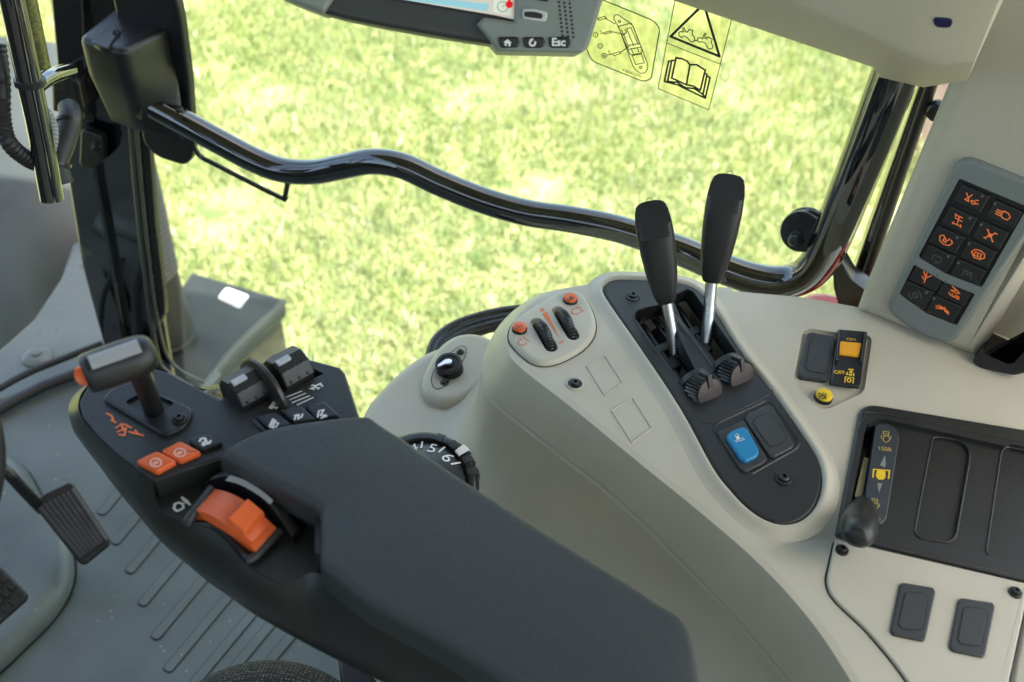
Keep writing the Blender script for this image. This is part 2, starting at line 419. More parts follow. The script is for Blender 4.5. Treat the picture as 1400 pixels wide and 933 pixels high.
rows = [[p-n*.006 for p, n in zip(tw, ot)], [p for p in tw]]
rows = [[Vector((p.x, p.y, .62)) for p in rows[0]], [Vector((p.x, p.y, .6193)) for p in rows[1]]]
rows.append([mix(a, b, .14)+Vector((0, 0, .0012)) for a, b in zip(tw, cw)])
rows.append([mix(a, b, .55) for a, b in zip(tw, cw)])
rows.append([mix(a, b, .95)+Vector((0, 0, .0004)) for a, b in zip(tw, cw)])
rows.append([p for p in cw])
rows.append([Vector((p.x, p.y, zC-.0022))-n*.0030 for p, n in zip(cw, on)])
rows.append([Vector((p.x, p.y, zC-.0050))+n*.0012 for p, n in zip(cw, on)])
for t, z in ((.002, .55), (.006, .515), (.011, .495), (.018, .480), (.028, .4685), (.042, .4625), (.06, .4605)):
    rows.append([Vector((p.x, p.y, z))+n*t for p, n in zip(cw, on)])
side = loft(rows)
topw = [Vector((p.x, p.y, .62)) for p in rows[0]]
top2 = [(p.x, p.y) for p in topw] + T.poly([(1480, 1170), (1640, 900), (1760, 520), (1500, 420), (1300, 405), (1178, 421), (1100, 407)])
body = part('console_body', [side], BEIGE, cons, 30)
deck = part('console_top', slab(top2, T, -.045, 0.), BEIGE, cons)
shelf = part('console_shelf', slab(sm(H(.46).poly([(492, 590), (500, 552), (524, 522), (557, 492), (590, 473), (628, 463), (690, 456), (800, 455), (1000, 470), (1100, 700), (1150, 1000), (800, 1150), (560, 930), (500, 700)]), 5), H(.46), -.46, .0, .016, 5), BEIGE, cons)
# lever panel outline
LPo = [(824, 402), (830, 390), (846, 385), (879, 386), (915, 388), (940, 393), (956, 403), (972, 420), (1010, 481), (1053, 536), (1093, 592), (1117, 631), (1123, 664), (1114, 695), (1094, 715), (1069, 721), (1045, 715), (1021, 699), (998, 675), (974, 643), (931, 564), (879, 485), (840, 429)]
LP2 = sm(T.poly(LPo), 4)
slotL = [(865, 438), (868, 430), (878, 425), (906, 419), (951, 511), (929, 527)]
slotR = [(916, 410), (938, 399), (948, 404), (1007, 487), (977, 503), (930, 442)]
well = T.poly([(862, 436), (868, 426), (935, 394), (952, 400), (1014, 487), (1000, 505), (950, 540), (925, 532)])
PTOo = [(1086, 517), (1098, 454), (1106, 449), (1145, 455), (1189, 459), (1192, 466), (1182, 533), (1176, 539), (1135, 558), (1122, 560), (1111, 552), (1089, 526)]
TRo = [(1141, 735), (1176, 553), (1500, 607), (1500, 821)]
tr2 = rnd(T.poly(TRo), [.003, .017, .01, .01], 8)
podo = [(695, 462), (700, 474), (712, 487), (727, 498), (742, 501.5), (760, 499), (781, 490), (799, 478), (811, 463), (814.5, 446), (810, 428), (802, 413), (793, 404), (781, 400.5), (767, 402), (748, 411), (730, 422), (710, 436), (699, 447)]
pod2 = sm(T.poly(podo), 4)
cut(deck, [slab(well, T, -.09, .02), slab(rnd(T.poly(PTOo), .005), T, -.0035, .02), slab(inset(ccw(tr2), .004), T, -.03, .02)])
# raised lip round the lever panel
prof = [(-.001, -.002), (.0004, .003), (.0014, .0048), (.0030, .0054), (.0048, .0048), (.0078, .0026), (.0112, .0008), (.016, -.0003)]
part('panel_surround', ringslab(LP2, T, prof), BEIGE, cons, 60)
# embossed rectangles
for q in ([(802, 501), (827, 487), (851, 524), (827, 542)], [(836, 562), (865, 545), (891, 586), (864, 606)]):
    part('embossed_frame', tube([T.p3(*T.to2(*p), .0001) for p in q]+[T.p3(*T.to2(*q[0]), .0001)], .0009, 8, 1), BEIGE, cons)
screw(cons, (786, 526), T, .0062)
part('screw_collar', lathe(T.on(786, 526), T.n, [(.0078, -.001), (.0078, .0012), (.0066, .0018), (.006, .0004)], 24), BEIGE, cons)
# lower rear panel with blank switches
LQ = [(1141, 739), (1134, 772), (1129, 795), (1133, 812), (1146, 828), (1183, 862), (1222, 908), (1262, 965), (1330, 1080), (1378, 1010), (1378, 933), (1399, 836), (1403, 800)]
lp = part('rear_panel', slab(rnd(T.poly(LQ), [.002, .004, .01, .01, .01, .01, .01, .01, .004, .004, .004, .003, .002]), T, -.003, .0024, .0015), BEIGE, cons)
part('panel_gap', ringslab(rnd(T.poly(LQ), .006), T, [(-.0005, .0003), (.0014, .0003)]), RUBBER, cons)
TL = T.off(.0024)
zz = lambda L, s, ox, oy: [(ox+x*s, oy+y*s) for x, y in L]
z4 = lambda L: zz(L, .314, 1080, 640)
blank(lp, z4([(478, 503), (622, 526), (632, 545), (585, 762), (445, 732), (434, 712)]), z4([(498, 548), (580, 555), (592, 575), (570, 712), (480, 706), (468, 685)]), TL)
blank(lp, z4([(733, 570), (880, 592), (890, 610), (845, 832), (702, 802), (690, 780)]), z4([(752, 613), (842, 622), (854, 642), (826, 782), (735, 772), (726, 752)]), TL)
screw(lp, (1151, 753), TL, .0052); screw(lp, (1388, 811), TL, .0052)
# second panel right of the seam
part('end_panel', slab(rnd(T.poly([(1404, 836), (1384, 933), (1400, 1000), (1600, 1000), (1600, 850), (1500, 822)]), .003), T, -.003, .0024, .0015), BEIGE2, cons)

# ------------------------------------------------------------------- flow control pod (C1 / C2)
pod = thing('flow_control_pod', 'beige oval pod with two thumbwheels and orange round buttons marked C1 and C2', 'control pod', T.on(755, 450))
sh = part('pod_shell', slab(pod2, T, -.002, .0055, .005, 5), BEIGE, pod)
part('pod_gap', ringslab(pod2, T, [(-.001, .0003), (.0011, .0003)]), RUBBER, pod)
PT = T.off(.0055)
def ovl(a, b, w, pl, n=10):
    A = Vector(pl.to2(*a)); B = Vector(pl.to2(*b)); d = (B-A).normalized(); nn = Vector((-d.y, d.x)); out = []
    for k in range(n+1):
        t = -math.pi/2+math.pi*k/n; out.append(tuple(B-d*w+d*(w*math.cos(t)*1.)+nn*(w*math.sin(t))))
    for k in range(n+1):
        t = math.pi/2+math.pi*k/n; out.append(tuple(A+d*w+d*(w*math.cos(t))+nn*(w*math.sin(t))))
    return out
wl = [((731, 435), (757, 481)), ((760, 419), (787, 465))]
cut(sh, [slab(ovl(a, b, .0062, PT), PT, -.0056, .01) for a, b in wl])
for a, b in wl:
    A = PT.on(*a); B = PT.on(*b); d = (B-A).normalized(); ax = d.cross(PT.n).normalized(); c = (A+B)*.5
    L = (B-A).length*.44; R = .021; s = math.sqrt(max(R*R-L*L, 0))
    part('thumbwheel', lathe(c-PT.n*(s+.0103)-ax*.004, ax, [(R*.9, 0), (R*.97, .0008), (R, .0022), (R, .0058), (R*.97, .0072), (R*.9, .008)], 96, 1, .03), DARK2, pod)
def obutton(parent, px, pl, r, cap, name='push_button', hh=.005, base=DARK2):
    b = part(name, lathe(pl.on(*px), pl.n, [(r*1.12, -.002), (r*1.12, hh*.35), (r*1.02, hh*.55), (r*.98, hh*.5)], 28), base, parent)
    part('button_cap', lathe(pl.on(*px), pl.n, [(r, 0), (r, hh*.8), (r*.93, hh), (r*.8, hh*1.06)], 28), cap, b)
    return b
b1 = obutton(pod, (710, 451), PT, .0065, ORANGE); b2 = obutton(pod, (779.5, 411), PT, .0065, ORANGE)
PB = PT.off(.0054)
part('button_symbol', rib([ring((710, 448.3), 4.6, 14, .8)]+[[(708, 447), (712, 449.5)], [(708, 450), (711.5, 446.5)]], PB, .0005), MAROON, b1)
part('button_symbol', rib([[(775, 409), (777.5, 411), (780, 406)], [(778, 412), (781, 405.5)], [(782, 405), (781.5, 411), (785, 406.5)]], PB, .0006), MAROON, b2)
part('wedge_mark', fill([(741.6, 429.5), (747.6, 426.5), (764, 461.5)], PT), ORPRINT, pod)
part('plus_mark', rib([[(738.5, 425.5), (744, 422.5)], [(740, 421.5), (742.6, 426.5)]], PT, .0011), ORPRINT, pod)
part('minus_mark', rib([[(764.5, 470), (770.5, 466.5)]], PT, .0012), ORPRINT, pod)
part('lettering', [text('C1', PT, (713.5, 474.5), (725, 467.5), asp=1.1)], PALEOR, pod)
part('lettering', [text('C2', PT, (786, 432), (799.5, 425), asp=1.1)], PALEOR, pod)

# ------------------------------------------------------------------- lever panel
lev = thing('lever_panel', 'long black plastic lever panel screwed into the beige console', 'control panel', T.on(970, 560))
pan = part('panel_plate', slab(LP2, T, -.012, .0035, .0032, 4), DARK, lev)
cut(pan, [slab(rnd(T.poly(slotL), .003), T, -.03, .02), slab(rnd(T.poly(slotR), .003), T, -.03, .02)])
PP = T.off(.0035)
part('slot_rim', [ringslab(rnd(T.poly(slotL), .003), PP, [(-.0008, -.012), (-.0008, .0006), (0, .0012), (.001, .0011), (.002, -.0004)]), ringslab(rnd(T.poly(slotR), .003), PP, [(-.0008, -.012), (-.0008, .0006), (0, .0012), (.001, .0011), (.002, -.0004)])], DARK, lev)
wb = PL(T.o-T.n*.042, T.n, T.u)
part('well_floor', slab(well, T, -.05, -.040), KEY, lev)
# guides in the wells
gd = []
def pt(x, y, z): return H(z).on(x, y)
for (a, b) in (((880, 445), (938, 532)), ((893, 436), (950, 518)), ((926, 420), (985, 508)), ((938, 408), (1003, 495))):
    gd.append(tube([pt(*a, .604), pt(*b, .604)], .0026, 8, 1)); gd.append(tube([pt(*a, .592), pt(*b, .592)], .0026, 8, 1))
part('guide_rail', gd, DARK2, lev)
part('gate_arch', [tube([pt(*p, .608) for p in ((878, 462), (873, 446), (884, 434), (899, 436), (908, 450))], .0022, 8), tube([pt(*p, .608) for p in ((928, 436), (922, 420), (932, 407), (945, 408), (954, 424))], .0022, 8)], DARK, lev)
part('gate_catch', [slab(rnd(H(.604).poly(p), .001), H(.604), -.006, .003, .001) for p in ([(894, 477), (912, 468), (918, 478), (900, 487)], [(936, 455), (952, 447), (958, 457), (942, 465)], [(907, 495), (922, 487), (932, 502), (916, 510)], [(952, 474), (966, 467), (974, 480), (960, 488)])], DARK2, lev)
part('slot_divider', tube([T.p3(*T.to2(*p), .001) for p in ((916, 430), (940, 462), (977, 512))], .0042, 12, 4), DARK, lev)
# control levers
def lever(foot, neck, top, r0, zf, zn, zt, flat):
    F0, Nk, Tt = pt(*foot, zf), pt(*neck, zn), pt(*top, zt)
    lv = part('control_lever', tube([F0, mix(F0, Nk, .35)+Vector((.0015, .001, 0)), Nk, mix(Nk, Tt, .3)], .0058, 14), STEEL, lev)
    ax = (Tt-Nk); Lh = ax.length; ax.normalize(); view = (CAM-Tt); fx = (view-ax*view.dot(ax)).normalized(); sx = ax.cross(fx)
    rows = []; n = 28
    def sec(w, d, fl):
        o = []
        for k in range(n):
            t = 2*math.pi*k/n; ct, st = math.cos(t), math.sin(t); e = .66
            x = w*abs(ct)**e*(1 if ct > 0 else -1); y = d*abs(st)**e*(1 if st > 0 else -1)
            o.append((x, y))
        return o
    for t, w, d in ((0, .52, .52), (.03, .6, .6), (.1, .72, .72), (.3, .93, .9), (.5, 1.04, .98), (.7, 1.08, 1.0), (.84, 1.04, 1.), (.92, .97, .98), (.97, .86, .9), (.992, .7, .78), (1., .5, .6)):
        c = Nk+ax*(Lh*t); r = []
        for x, y in sec(r0*w, r0*d*.92, 0):
            p = c+sx*x+fx*y
            cutpl = (p-(Tt+fx*(-.45*r0))).dot((ax*.60+fx*.80))
            if cutpl > 0: p = p-(ax*.60+fx*.80)*cutpl
            r.append(p)
        rows.append(r)
    part('grip', loft(rows, True, True), mat('lever_grip_rubber', (.017, .0178, .0175), .47, bump=(500, .5, .0006), var=.12, vs=60), lv, 22)
    c = Tt+fx*(-.45*r0); nn = (ax*.60+fx*.80).normalized()
    gp = PL(c, nn)
    part('grip_emblem', tube([gp.p3(.0032*math.cos(t), .0032*math.sin(t), .0002) for t in np.linspace(0, 2*math.pi, 14)[:-1]], .0003, 6, 2, True), DARK2, lv)
lever((921, 492), (911, 412), (889, 279), .0158, .598, .647, .737, 0)
lever((962, 478), (973, 384), (997, 241), .0162, .598, .655, .752, 0)
# dial wheels
dl = (T.on(1010, 690)-T.on(828, 405)).normalized(); dc = dl.cross(T.n).normalized()
for c in ((962, 535), (1006, 513)):
    o = PP.on(*c); ax = (dl*.88+T.n*.42-dc*.16).normalized()
    if ax.z < 0: ax = -ax
    hum = part('dial_hump', lathe(o-dl*.0135-T.n*.004, dl, [(.0135, -.005), (.0160, -.0035), (.0163, .002), (.0150, .0032)], 40), DARK, lev)
    w = part('dial_wheel', lathe(o-ax*.006+T.n*.0008, ax, [(.0140, -.003), (.0156, -.002), (.0160, -.001), (.0160, .0128), (.0154, .0142), (.0142, .0148), (.0138, .0136)], 64, 1, .085), DARK2, lev)
    part('dial_face', lathe(o-ax*.006+T.n*.0008, ax, [(.0138, .012), (.0134, .0150), (.009, .0158), (.001, .0160)], 36), MAROON, w)
    up = (T.n-ax*T.n.dot(ax)).normalized(); rr = ax.cross(up)
    fp = PL(o-ax*.006+T.n*.0008, up, rr)
    part('dial_pointer', slab(rnd([(-.0024, .003 if fp.v.dot(ax) > 0 else -.003), (.0024, .003 if fp.v.dot(ax) > 0 else -.003), (.0024, .017 if fp.v.dot(ax) > 0 else -.017), (-.0024, .017 if fp.v.dot(ax) > 0 else -.017)], .001), fp, .006, .0188, .0012), DARK2, w)
# switch bank
z1 = lambda L: zz(L, .396, 800, 370)
bk = z1([(440, 562), (455, 536), (620, 460), (642, 466), (737, 600), (730, 622), (572, 712), (545, 706)])
part('switch_recess', [ringslab(rnd(T.poly(bk), .003), PP, [(-.0012, .0002), (0, .0009), (.0012, .0002)])], DARK, lev)
part('recess_shadow_gap', [slab(rnd(T.poly(bk), .003), PP, -.002, .0001)], KEY, lev)
rk = part('rocker_switch', slab(rnd(PP.poly(z1([(453, 562), (547, 520), (628, 655), (612, 672), (552, 700), (535, 692)])), .003), PP, 0, .0022, .0011), GREY, lev)
p0 = PP.off(.0022); bp = p0.poly(z1([(483, 580), (500, 562), (540, 547), (556, 552), (600, 630), (592, 650), (552, 667), (536, 660)]))
part('rocker_button', slab(rnd(bp, .003), p0, -.001, .0034, .0016), BLUE, rk)
p1 = p0.off(.0034)
part('lock_symbol', [fill(z1([(519, 575), (530, 571), (534, 581), (523, 585)]), p1), rib([z1(q) for q in ([(520, 575), (518, 569), (524, 565), (530, 568), (530, 572)], [(516, 590), (547, 578)], [(519, 594), (550, 584)])], p1, .0005)], WHITE, rk)
blank(lev, z1([(547, 512), (560, 497), (630, 469), (646, 475), (720, 600), (716, 616), (652, 649), (634, 646)]), z1([(574, 530), (598, 510), (630, 499), (646, 508), (691, 576), (690, 591), (650, 613), (631, 612)]), PP)
for q in ([(957, 577), (974, 580), (1050, 541), (1056, 533)], [(876, 424), (897, 415)]): part('panel_crease', [tube([PP.p3(*PP.to2(*p), -.0002) for p in q], .0005, 6, 1)], DARK2, lev)
screw(lev, (865, 406), PP, .0072); screw(lev, (1071, 655), PP, .0074)

# ------------------------------------------------------------------- PTO switches
TD = T.off(-.0035)
z3 = lambda L: zz(L, .2787, 1060, 430)
pto = thing('switch_cluster', 'recessed cluster of black blank, amber ON/OFF switch and yellow AUTO knob', 'switch panel', T.on(1135, 500))
blank(pto, z3([(108, 308), (148, 112), (168, 104), (284, 124), (292, 142), (250, 332), (238, 340), (118, 322)]), z3([(143, 280), (165, 152), (180, 142), (250, 154), (267, 170), (242, 300), (230, 310), (155, 296)]), TD, h=.005)
sw = part('on_off_switch', slab(rnd(TD.poly(z3([(262, 348), (302, 92), (444, 104), (410, 368)])), .002), TD, -.003, .0055, .001), DARK2, pto)
sp = TD.off(.0055)
part('switch_cheek', [slab(rnd(sp.poly(z3(q)), .001), sp, -.003, .005, .001) for q in ([(290, 240), (306, 90), (318, 92), (306, 240)], [(412, 250), (432, 104), (445, 106), (424, 252)])], DARK2, sw)
part('switch_button', slab(rnd(sp.poly(z3([(303, 198), (313, 138), (423, 148), (408, 214)])), .002), sp, -.001, .0022, .0010), AMBER, sw)
part('lower_rocker', slab(rnd(sp.poly(z3([(270, 345), (288, 254), (420, 266), (406, 360)])), .0015), sp, -.001, .0016, .0008), DARK2, sw)
s2 = sp.off(.0016)
part('lettering', [text('OFF', s2, z3([(290, 293)])[0], z3([(344, 296)])[0], asp=1.1, bold=.012)], YPRINT, sw)
part('lettering', [text('ON', sp, z3([(350, 128)])[0], z3([(394, 131)])[0], asp=.85, bold=.012)], YPRINT, sw)
part('shaft_symbol', [fill(z3(q), s2) for q in ([(358, 268), (384, 270), (383, 276), (357, 274)], [(364, 277), (378, 278), (377, 290), (363, 289)], [(346, 292), (354, 281), (358, 300), (346, 299)], [(388, 300), (383, 284), (378, 302), (386, 304)], [(361, 292), (375, 293), (374, 303), (360, 302)])] + [rib([z3(q) for q in ([(340, 336), (343, 308), (384, 312), (380, 340)],)], s2, .0009), rib([z3(ring((361, 325), 9, 12))], s2, .0012)], YPRINT, sw)
kn = obutton(pto, (1125, 545), TD, .0075, YELLOW, 'auto_knob', .0065)
pk = TD.off(.0071)
part('lettering', [text('AUTO', pk, (1118.5, 540), (1131, 541.2), asp=1.3, bold=.02), rib([ring((1124.5, 543.5), 2.4, 12), [(1119.5, 546), (1119.8, 541.5), (1129, 542), (1128.6, 546.5)]], pk, .0008)], DARK2, kn)

# ------------------------------------------------------------------- storage tray and throttle
tray = thing('storage_tray', 'dark plastic storage tray with ribbed compartments at the console rear', 'tray', T.on(1300, 680))
fr = part('tray_body', slab(tr2, T, -.022, .0035, .003, 4), DARK, tray)
TP = T.off(.0035)
inn = rnd(T.poly([(1160, 722), (1180, 596), (1188, 580), (1205, 576), (1400, 620), (1492, 641), (1492, 800), (1400, 775), (1212, 731)]), [.003, .003, .006, .006, 0, .004, .004, 0, .003])
c1 = rnd(H(.619).poly([(1275, 597), (1310, 602), (1324, 612), (1326, 625), (1307, 733), (1298, 742), (1258, 737), (1250, 728)]), .006)
c2 = rnd(H(.619).poly([(1369, 617), (1376, 611), (1480, 632), (1480, 790), (1400, 773), (1356, 763), (1348, 755)]), .006)
cut(fr, [slab(inn, T, -.001, .02), slab(c1, T, -.0032, .02), slab(c2, T, -.0032, .02), slab(rnd(T.poly([(1183, 584), (1197, 580), (1180, 690), (1160, 700)]), .002), T, -.018, .02)])
tf = H(.619)
part('compartment_edge', [ringslab(c_, tf, [(-.0006, -.001), (-.0006, .0006), (0, .0009), (.0009, .0006), (.0012, -.0003)]) for c_ in (c1, c2)], DARK, tray)
sl = part('label_plate', slab(rnd(T.poly([(1197, 583), (1210, 580), (1223, 587), (1229, 599), (1211, 712), (1203, 719), (1186, 714), (1181, 690)]), .004), T, -.004, .0022, .001), DOTS, tray)
sp1 = T.off(.0022)
def tractor_front(c, s):
    x, y = c
    return [ring((x, y+s*.35), s*.55, 14), [(x-s*.5, y-s*.95), (x+s*.45, y-s*.85), (x+s*.4, y-s*.2), (x-s*.5, y-s*.3), (x-s*.5, y-s*.95)], [(x-s*.9, y-s*.2), (x-s*.8, y+s*.3)], [(x+s*.8, y-s*.1), (x+s*.72, y+s*.4)], [(x-s*.3, y-s*.6), (x+s*.3, y-s*.55)]]
part('label_print', [rib(tractor_front((1211.5, 598), 8), sp1, .0007)], LBL, sl)
part('label_print', [rib(tractor_front((1196, 690), 8), sp1, .0007)], LBL, sl)
part('lettering', [text('1550', sp1, (1202, 616), (1219, 618), asp=1.05, bold=.02)], LBL, sl)
part('lettering', [text('2000', sp1, (1187, 711), (1204, 713), asp=1.05, bold=.02)], LBL, sl)
part('shaft_symbol', [fill(z3(q), sp1) for q in ([(497, 770), (510, 765), (528, 770), (540, 772), (540, 800), (530, 812), (505, 812), (492, 795)],)]+[rib([z3(q) for q in ([(478, 800), (482, 762), (560, 768), (554, 806)],)], sp1, .0013)], YPRINT, sl)
part('arrow_mark', [fill(z3(q), sp1) for q in ([(538, 692), (512, 742), (535, 752), (542, 738)], [(500, 828), (524, 832), (507, 880)])], GREYC, sl)
part('slot_strip', slab(T.poly([(1183, 622), (1189, 624), (1180, 678), (1170, 676)]), T, -.017, -.003), OLIVE, tray)
part('frame_lip', tube([TP.p3(*TP.to2(*p), .0001) for p in ((1172, 590), (1183, 570), (1204, 566), (1400, 605), (1495, 626))], .0005, 6, 3), DARK2, tray)
thr = thing('hand_throttle', 'glossy black hand throttle knob standing in the tray slot', 'lever', pt(1178, 695, .61))
A0 = pt(1184, 683, .606); B0 = pt(1171, 735, .655)
kx = (B0-A0).normalized()
part('knob', tube([A0, mix(A0, B0, .25), mix(A0, B0, .5), mix(A0, B0, .75), mix(A0, B0, .92), mix(A0, B0, .99), B0+kx*.001], [.006, .0105, .0135, .0145, .0125, .009, .005], 28, 5, sq=.82), mat('knob_plastic', (.016, .017, .017), .36, bump=(600, .15), var=.05), thr)
kcn = mix(A0, B0, .74); kcd = (CAM-kcn).normalized(); fn = PL(kcn+kcd*.0118, kcd+kx*.25)
part('knob_badge', slab(rnd(fn.poly(z4([(262, 208), (298, 200), (318, 232), (320, 296), (300, 326), (264, 322), (254, 290)])), .004), fn, -.004, .0012, .0008), MAROON, thr)
part('lever_rod', tube([pt(1186, 676, .59), A0, mix(A0, B0, .1)], .005, 10, 1), STEEL, thr)

# ------------------------------------------------------------------- ignition switch
SH = H(.46)
ign = thing('ignition_switch', 'round black ignition switch with metal key on a beige raised boss', 'ignition switch', SH.on(613, 520))
part('boss', slab(sm(SH.poly([(576, 530), (582, 549), (603, 561), (628, 558), (652, 543), (680, 515), (682, 480), (655, 465), (625, 466), (602, 480), (586, 503)]), 5), SH, -.004, .013, .0105, 6), BEIGE, ign)
SB = SH.off(.013)
z7 = lambda L: zz(L, .2466, 520, 450)
cup = sm(SB.poly(z7([(286, 275), (300, 235), (340, 180), (430, 105), (460, 98), (474, 112), (465, 160), (400, 260), (350, 320), (312, 332), (290, 310)])), 4)
part('switch_plate', slab(cup, SB, -.003, .0006, .0005, 2), BEIGE2, ign); part('plate_gap', ringslab(cup, SB, [(-.0008, .0004), (.0009, .0004)]), RUBBER, ign)
kc = SB.on(*z7([(385, 225)])[0]); kax = (Vector((-.1, -.22, 1))).normalized()
part('key_barrel', lathe(kc, kax, [(.0152, -.004), (.0152, .011), (.0142, .0125), (.0110, .013), (.0100, .0115), (.006, .0115), (.0055, .013)], 36), DARK2, ign)
kp = PL(kc+kax*.015, kax)
part('key', [slab(rnd(kp.poly(z7([(318, 203), (360, 172), (392, 172), (388, 188), (322, 216)])), .001), kp, .0, .0018, .0006), lathe(kc, kax, [(.004, .012), (.004, .016), (.003, .017)], 16)], CHROME, ign)
screw(ign, z7([(355, 300)])[0], SB, .0048); screw(ign, z7([(444, 133)])[0], SB, .0046)

# ------------------------------------------------------------------- gear dial behind the armrest
dial = thing('range_dial', 'black round selector dial numbered 4 5 6 with a white marker beside the armrest', 'dial', pt(577, 658, .6))
do = pt(576, 662, .594); dax = (Vector((-.05, -.32, 1))).normalized()
dw = part('dial_drum', lathe(do, dax, [(.043, -.12), (.043, -.012), (.0425, -.002), (.0385, .001), (.0185, .0165), (.017, .0175), (.010, .0175)], 64), DARK2, dial)
part('outer_ring', lathe(do, dax, [(.043, -.022), (.0470, -.020), (.0482, -.012), (.0482, -.004), (.0470, .0010), (.0445, .0030), (.0400, .0042), (.0380, .0030), (.0375, .000)], 72), GLOSS2, dial)
du = Vector((1, 0, 0)); du = (du-dax*du.dot(dax)).normalized(); dv = dax.cross(du)
def dp(r, a, h): t = math.radians(a); return do+du*(r*math.cos(t))+dv*(r*math.sin(t))+dax*h
for a in (18, 33, 57, 75):
    part('grip_notch', loft([[dp(r, a+da, h) for da in (-4, 4)] for r, h in ((.0487, -.014), (.0494, -.004), (.0475, .0015), (.0435, .0038), (.0395, .0048))]), DARK, dial)
part('white_marker', loft([[dp(r, a, h) for a in (40, 43, 46, 49)] for r, h in ((.0497, -.015), (.0507, -.003), (.0485, .004), (.0425, .0052), (.039, .0052), (.0385, .003))]), PAPER, dial)
dpl = PL(do, dax, du)
cone = lambda r: .001+(.0385-r)*.775+.0009
for ch, ang in (('4', 108), ('5', 77), ('6', 46)):
    t = math.radians(ang); rad = Vector((math.cos(t), math.sin(t))); tang = Vector((math.sin(t), -math.cos(t)))
    V, F = text(ch, dpl, (560, 610), (570, 610))
    q = [((v-dpl.o).dot(dpl.u), (v-dpl.o).dot(dpl.v)) for v in V]; x0 = min(a for a, b in q); x1 = max(a for a, b in q); y0 = min(b for a, b in q); k = .0112/max(max(b for a, b in q)-y0, 1e-6)
    pts = []
    for a, b in q:
        d2 = rad*(.0245+(b-y0)*k)+tang*((a-(x0+x1)/2)*k); pts.append(do+du*d2.x+dv*d2.y+dax*cone(d2.length))
    part('numeral', (pts, F), WHITE, dial)
    part('tick_mark', loft([[dp(r, ang-13+da*.037/r, cone(r)) for da in (-1.2, 1.2)] for r in (.0375, .033, .0285)]), WHITE, dial)

# =================================================================== ARMREST
A = H(.70)
z5 = lambda L: zz(L, .3537, 60, 430); z6 = lambda L: zz(L, .2358, 180, 580); z4b = lambda L: zz(L, .17143, 290, 460)
arm = thing('armrest', 'dark grey padded armrest with black control deck in the foreground', 'armrest', (-.15, .42, .6))
Eu = [(230, 508, .70), (205, 502, .70), (150, 510, .70), (119, 528, .70), (107, 550, .70), (112, 571, .70), (135, 599, .70), (162, 624, .70), (188, 644, .70), (207, 655, .698), (213, 682, .686), (221, 699, .683), (235, 708, .683), (258, 717, .684), (286, 722, .686), (312, 743, .684), (331, 766, .682), (350, 780, .681), (380, 795, .681), (404, 793, .684), (435, 784, .692), (500, 829, .70), (600, 883, .70), (672, 929, .70), (780, 1000, .70), (880, 1100, .70)]
Eb = [(236, 520), (205, 520), (152, 528), (122, 540), (104, 560), (105, 588), (116, 608), (131, 630), (150, 657), (173, 686), (195, 712), (216, 736), (235, 755), (262, 777), (286, 797), (312, 815), (331, 829), (352, 843), (385, 862), (412, 877), (446, 895), (525, 934), (620, 985), (700, 1040), (800, 1110), (900, 1200)]
e1 = [H(z).on(x, y) for x, y, z in Eu]; e3 = [H(.635).on(x, y) for x, y in Eb]
e2 = [mix(a, b, .40)+Vector((-.004, -.004, .004)) for a, b in zip(e1, e3)]; e2b = [mix(a, b, .12)+Vector((-.001, -.001, .0018)) for a, b in zip(e1, e3)]
e4 = [p+Vector((.02, .02, -.03)) for p in e3]; e5 = [p+Vector((.07, .06, -.05)) for p in e3]
rws = [cr(r, 3) for r in (e1, e2b, e2, mix and [mix(a, b, .75)+Vector((-.003, -.003, .002)) for a, b in zip(e1, e3)], e3, e4, e5)]
part('lower_shell', loft(rws), mat('armrest_shell', (.02, .021, .019), .33, bump=(1400, .25), var=.1, rvar=.05), arm, 50)
dk = [(230, 508), (205, 502), (150, 510), (119, 528), (107, 550), (112, 571), (135, 599), (162, 624), (188, 644), (207, 655), (212, 657), (262, 640), (298, 628), (330, 640), (420, 700), (520, 720), (620, 660), (545, 605), (494, 577), (487, 556), (472, 510), (465, 502), (405, 486), (372, 484), (300, 546)]
dkp = part('control_deck', slab(A.poly(dk), A, -.024, 0, .002, 3), ARM, arm)
sw1 = A.poly(z4b([(88, 485), (190, 390), (400, 330), (585, 440), (310, 578)])); sw2 = A.poly(z4b([(460, 300), (600, 190), (700, 200), (892, 300), (625, 415)]))
cut(dkp, [slab(sw1, A, -.02, .01), slab(sw2, A, -.02, .01)])
part('recess_floor', slab(H(.682).poly([(205, 660), (214, 684), (222, 700), (236, 709), (258, 718), (286, 723), (312, 744), (331, 767), (350, 781), (380, 796), (404, 794), (436, 785), (520, 800), (520, 700), (330, 620), (260, 630)]), H(.682), -.02, .0), ARM, arm)
part('deck_edge_wall', slab(H(.682).poly([(436, 700), (434, 784), (470, 805), (560, 800), (520, 700)]), H(.682), -.005, .024), ARM, arm)
# cushion
CU = H(.715)
lin = lambda P, n: [mix(a, b, k/n) for a, b in zip(P, P[1:]) for k in range(n)]+[P[-1]]
Lc = lin([CU.on(*p) for p in ((301, 625), (340, 648), (400, 680), (430, 694), (438, 702), (438, 738), (437, 770), (443, 781), (500, 827), (600, 881), (690, 938), (800, 1010), (900, 1090))], 8)
Rc = cr([CU.on(*p) for p in ((512, 577), (532, 589), (556, 603), (578, 619), (600, 633), (620, 647), (640, 660), (665, 676), (720, 712), (800, 762), (895, 822), (942, 862), (966, 990))], 8)
fr_ = cr([CU.on(*p) for p in ((301, 625), (318, 611), (365, 592), (440, 580), (494, 574), (512, 577))], 10)
vs_ = sorted(set([0, .006, .012, .02, .03, .045, .06]+list(np.linspace(.08, .92, 16))+[.94, .955, .97, .98, .988, .994, 1]))
fl_ = [0]
for a_, b_ in zip(fr_, fr_[1:]): fl_.append(fl_[-1]+(b_-a_).length)
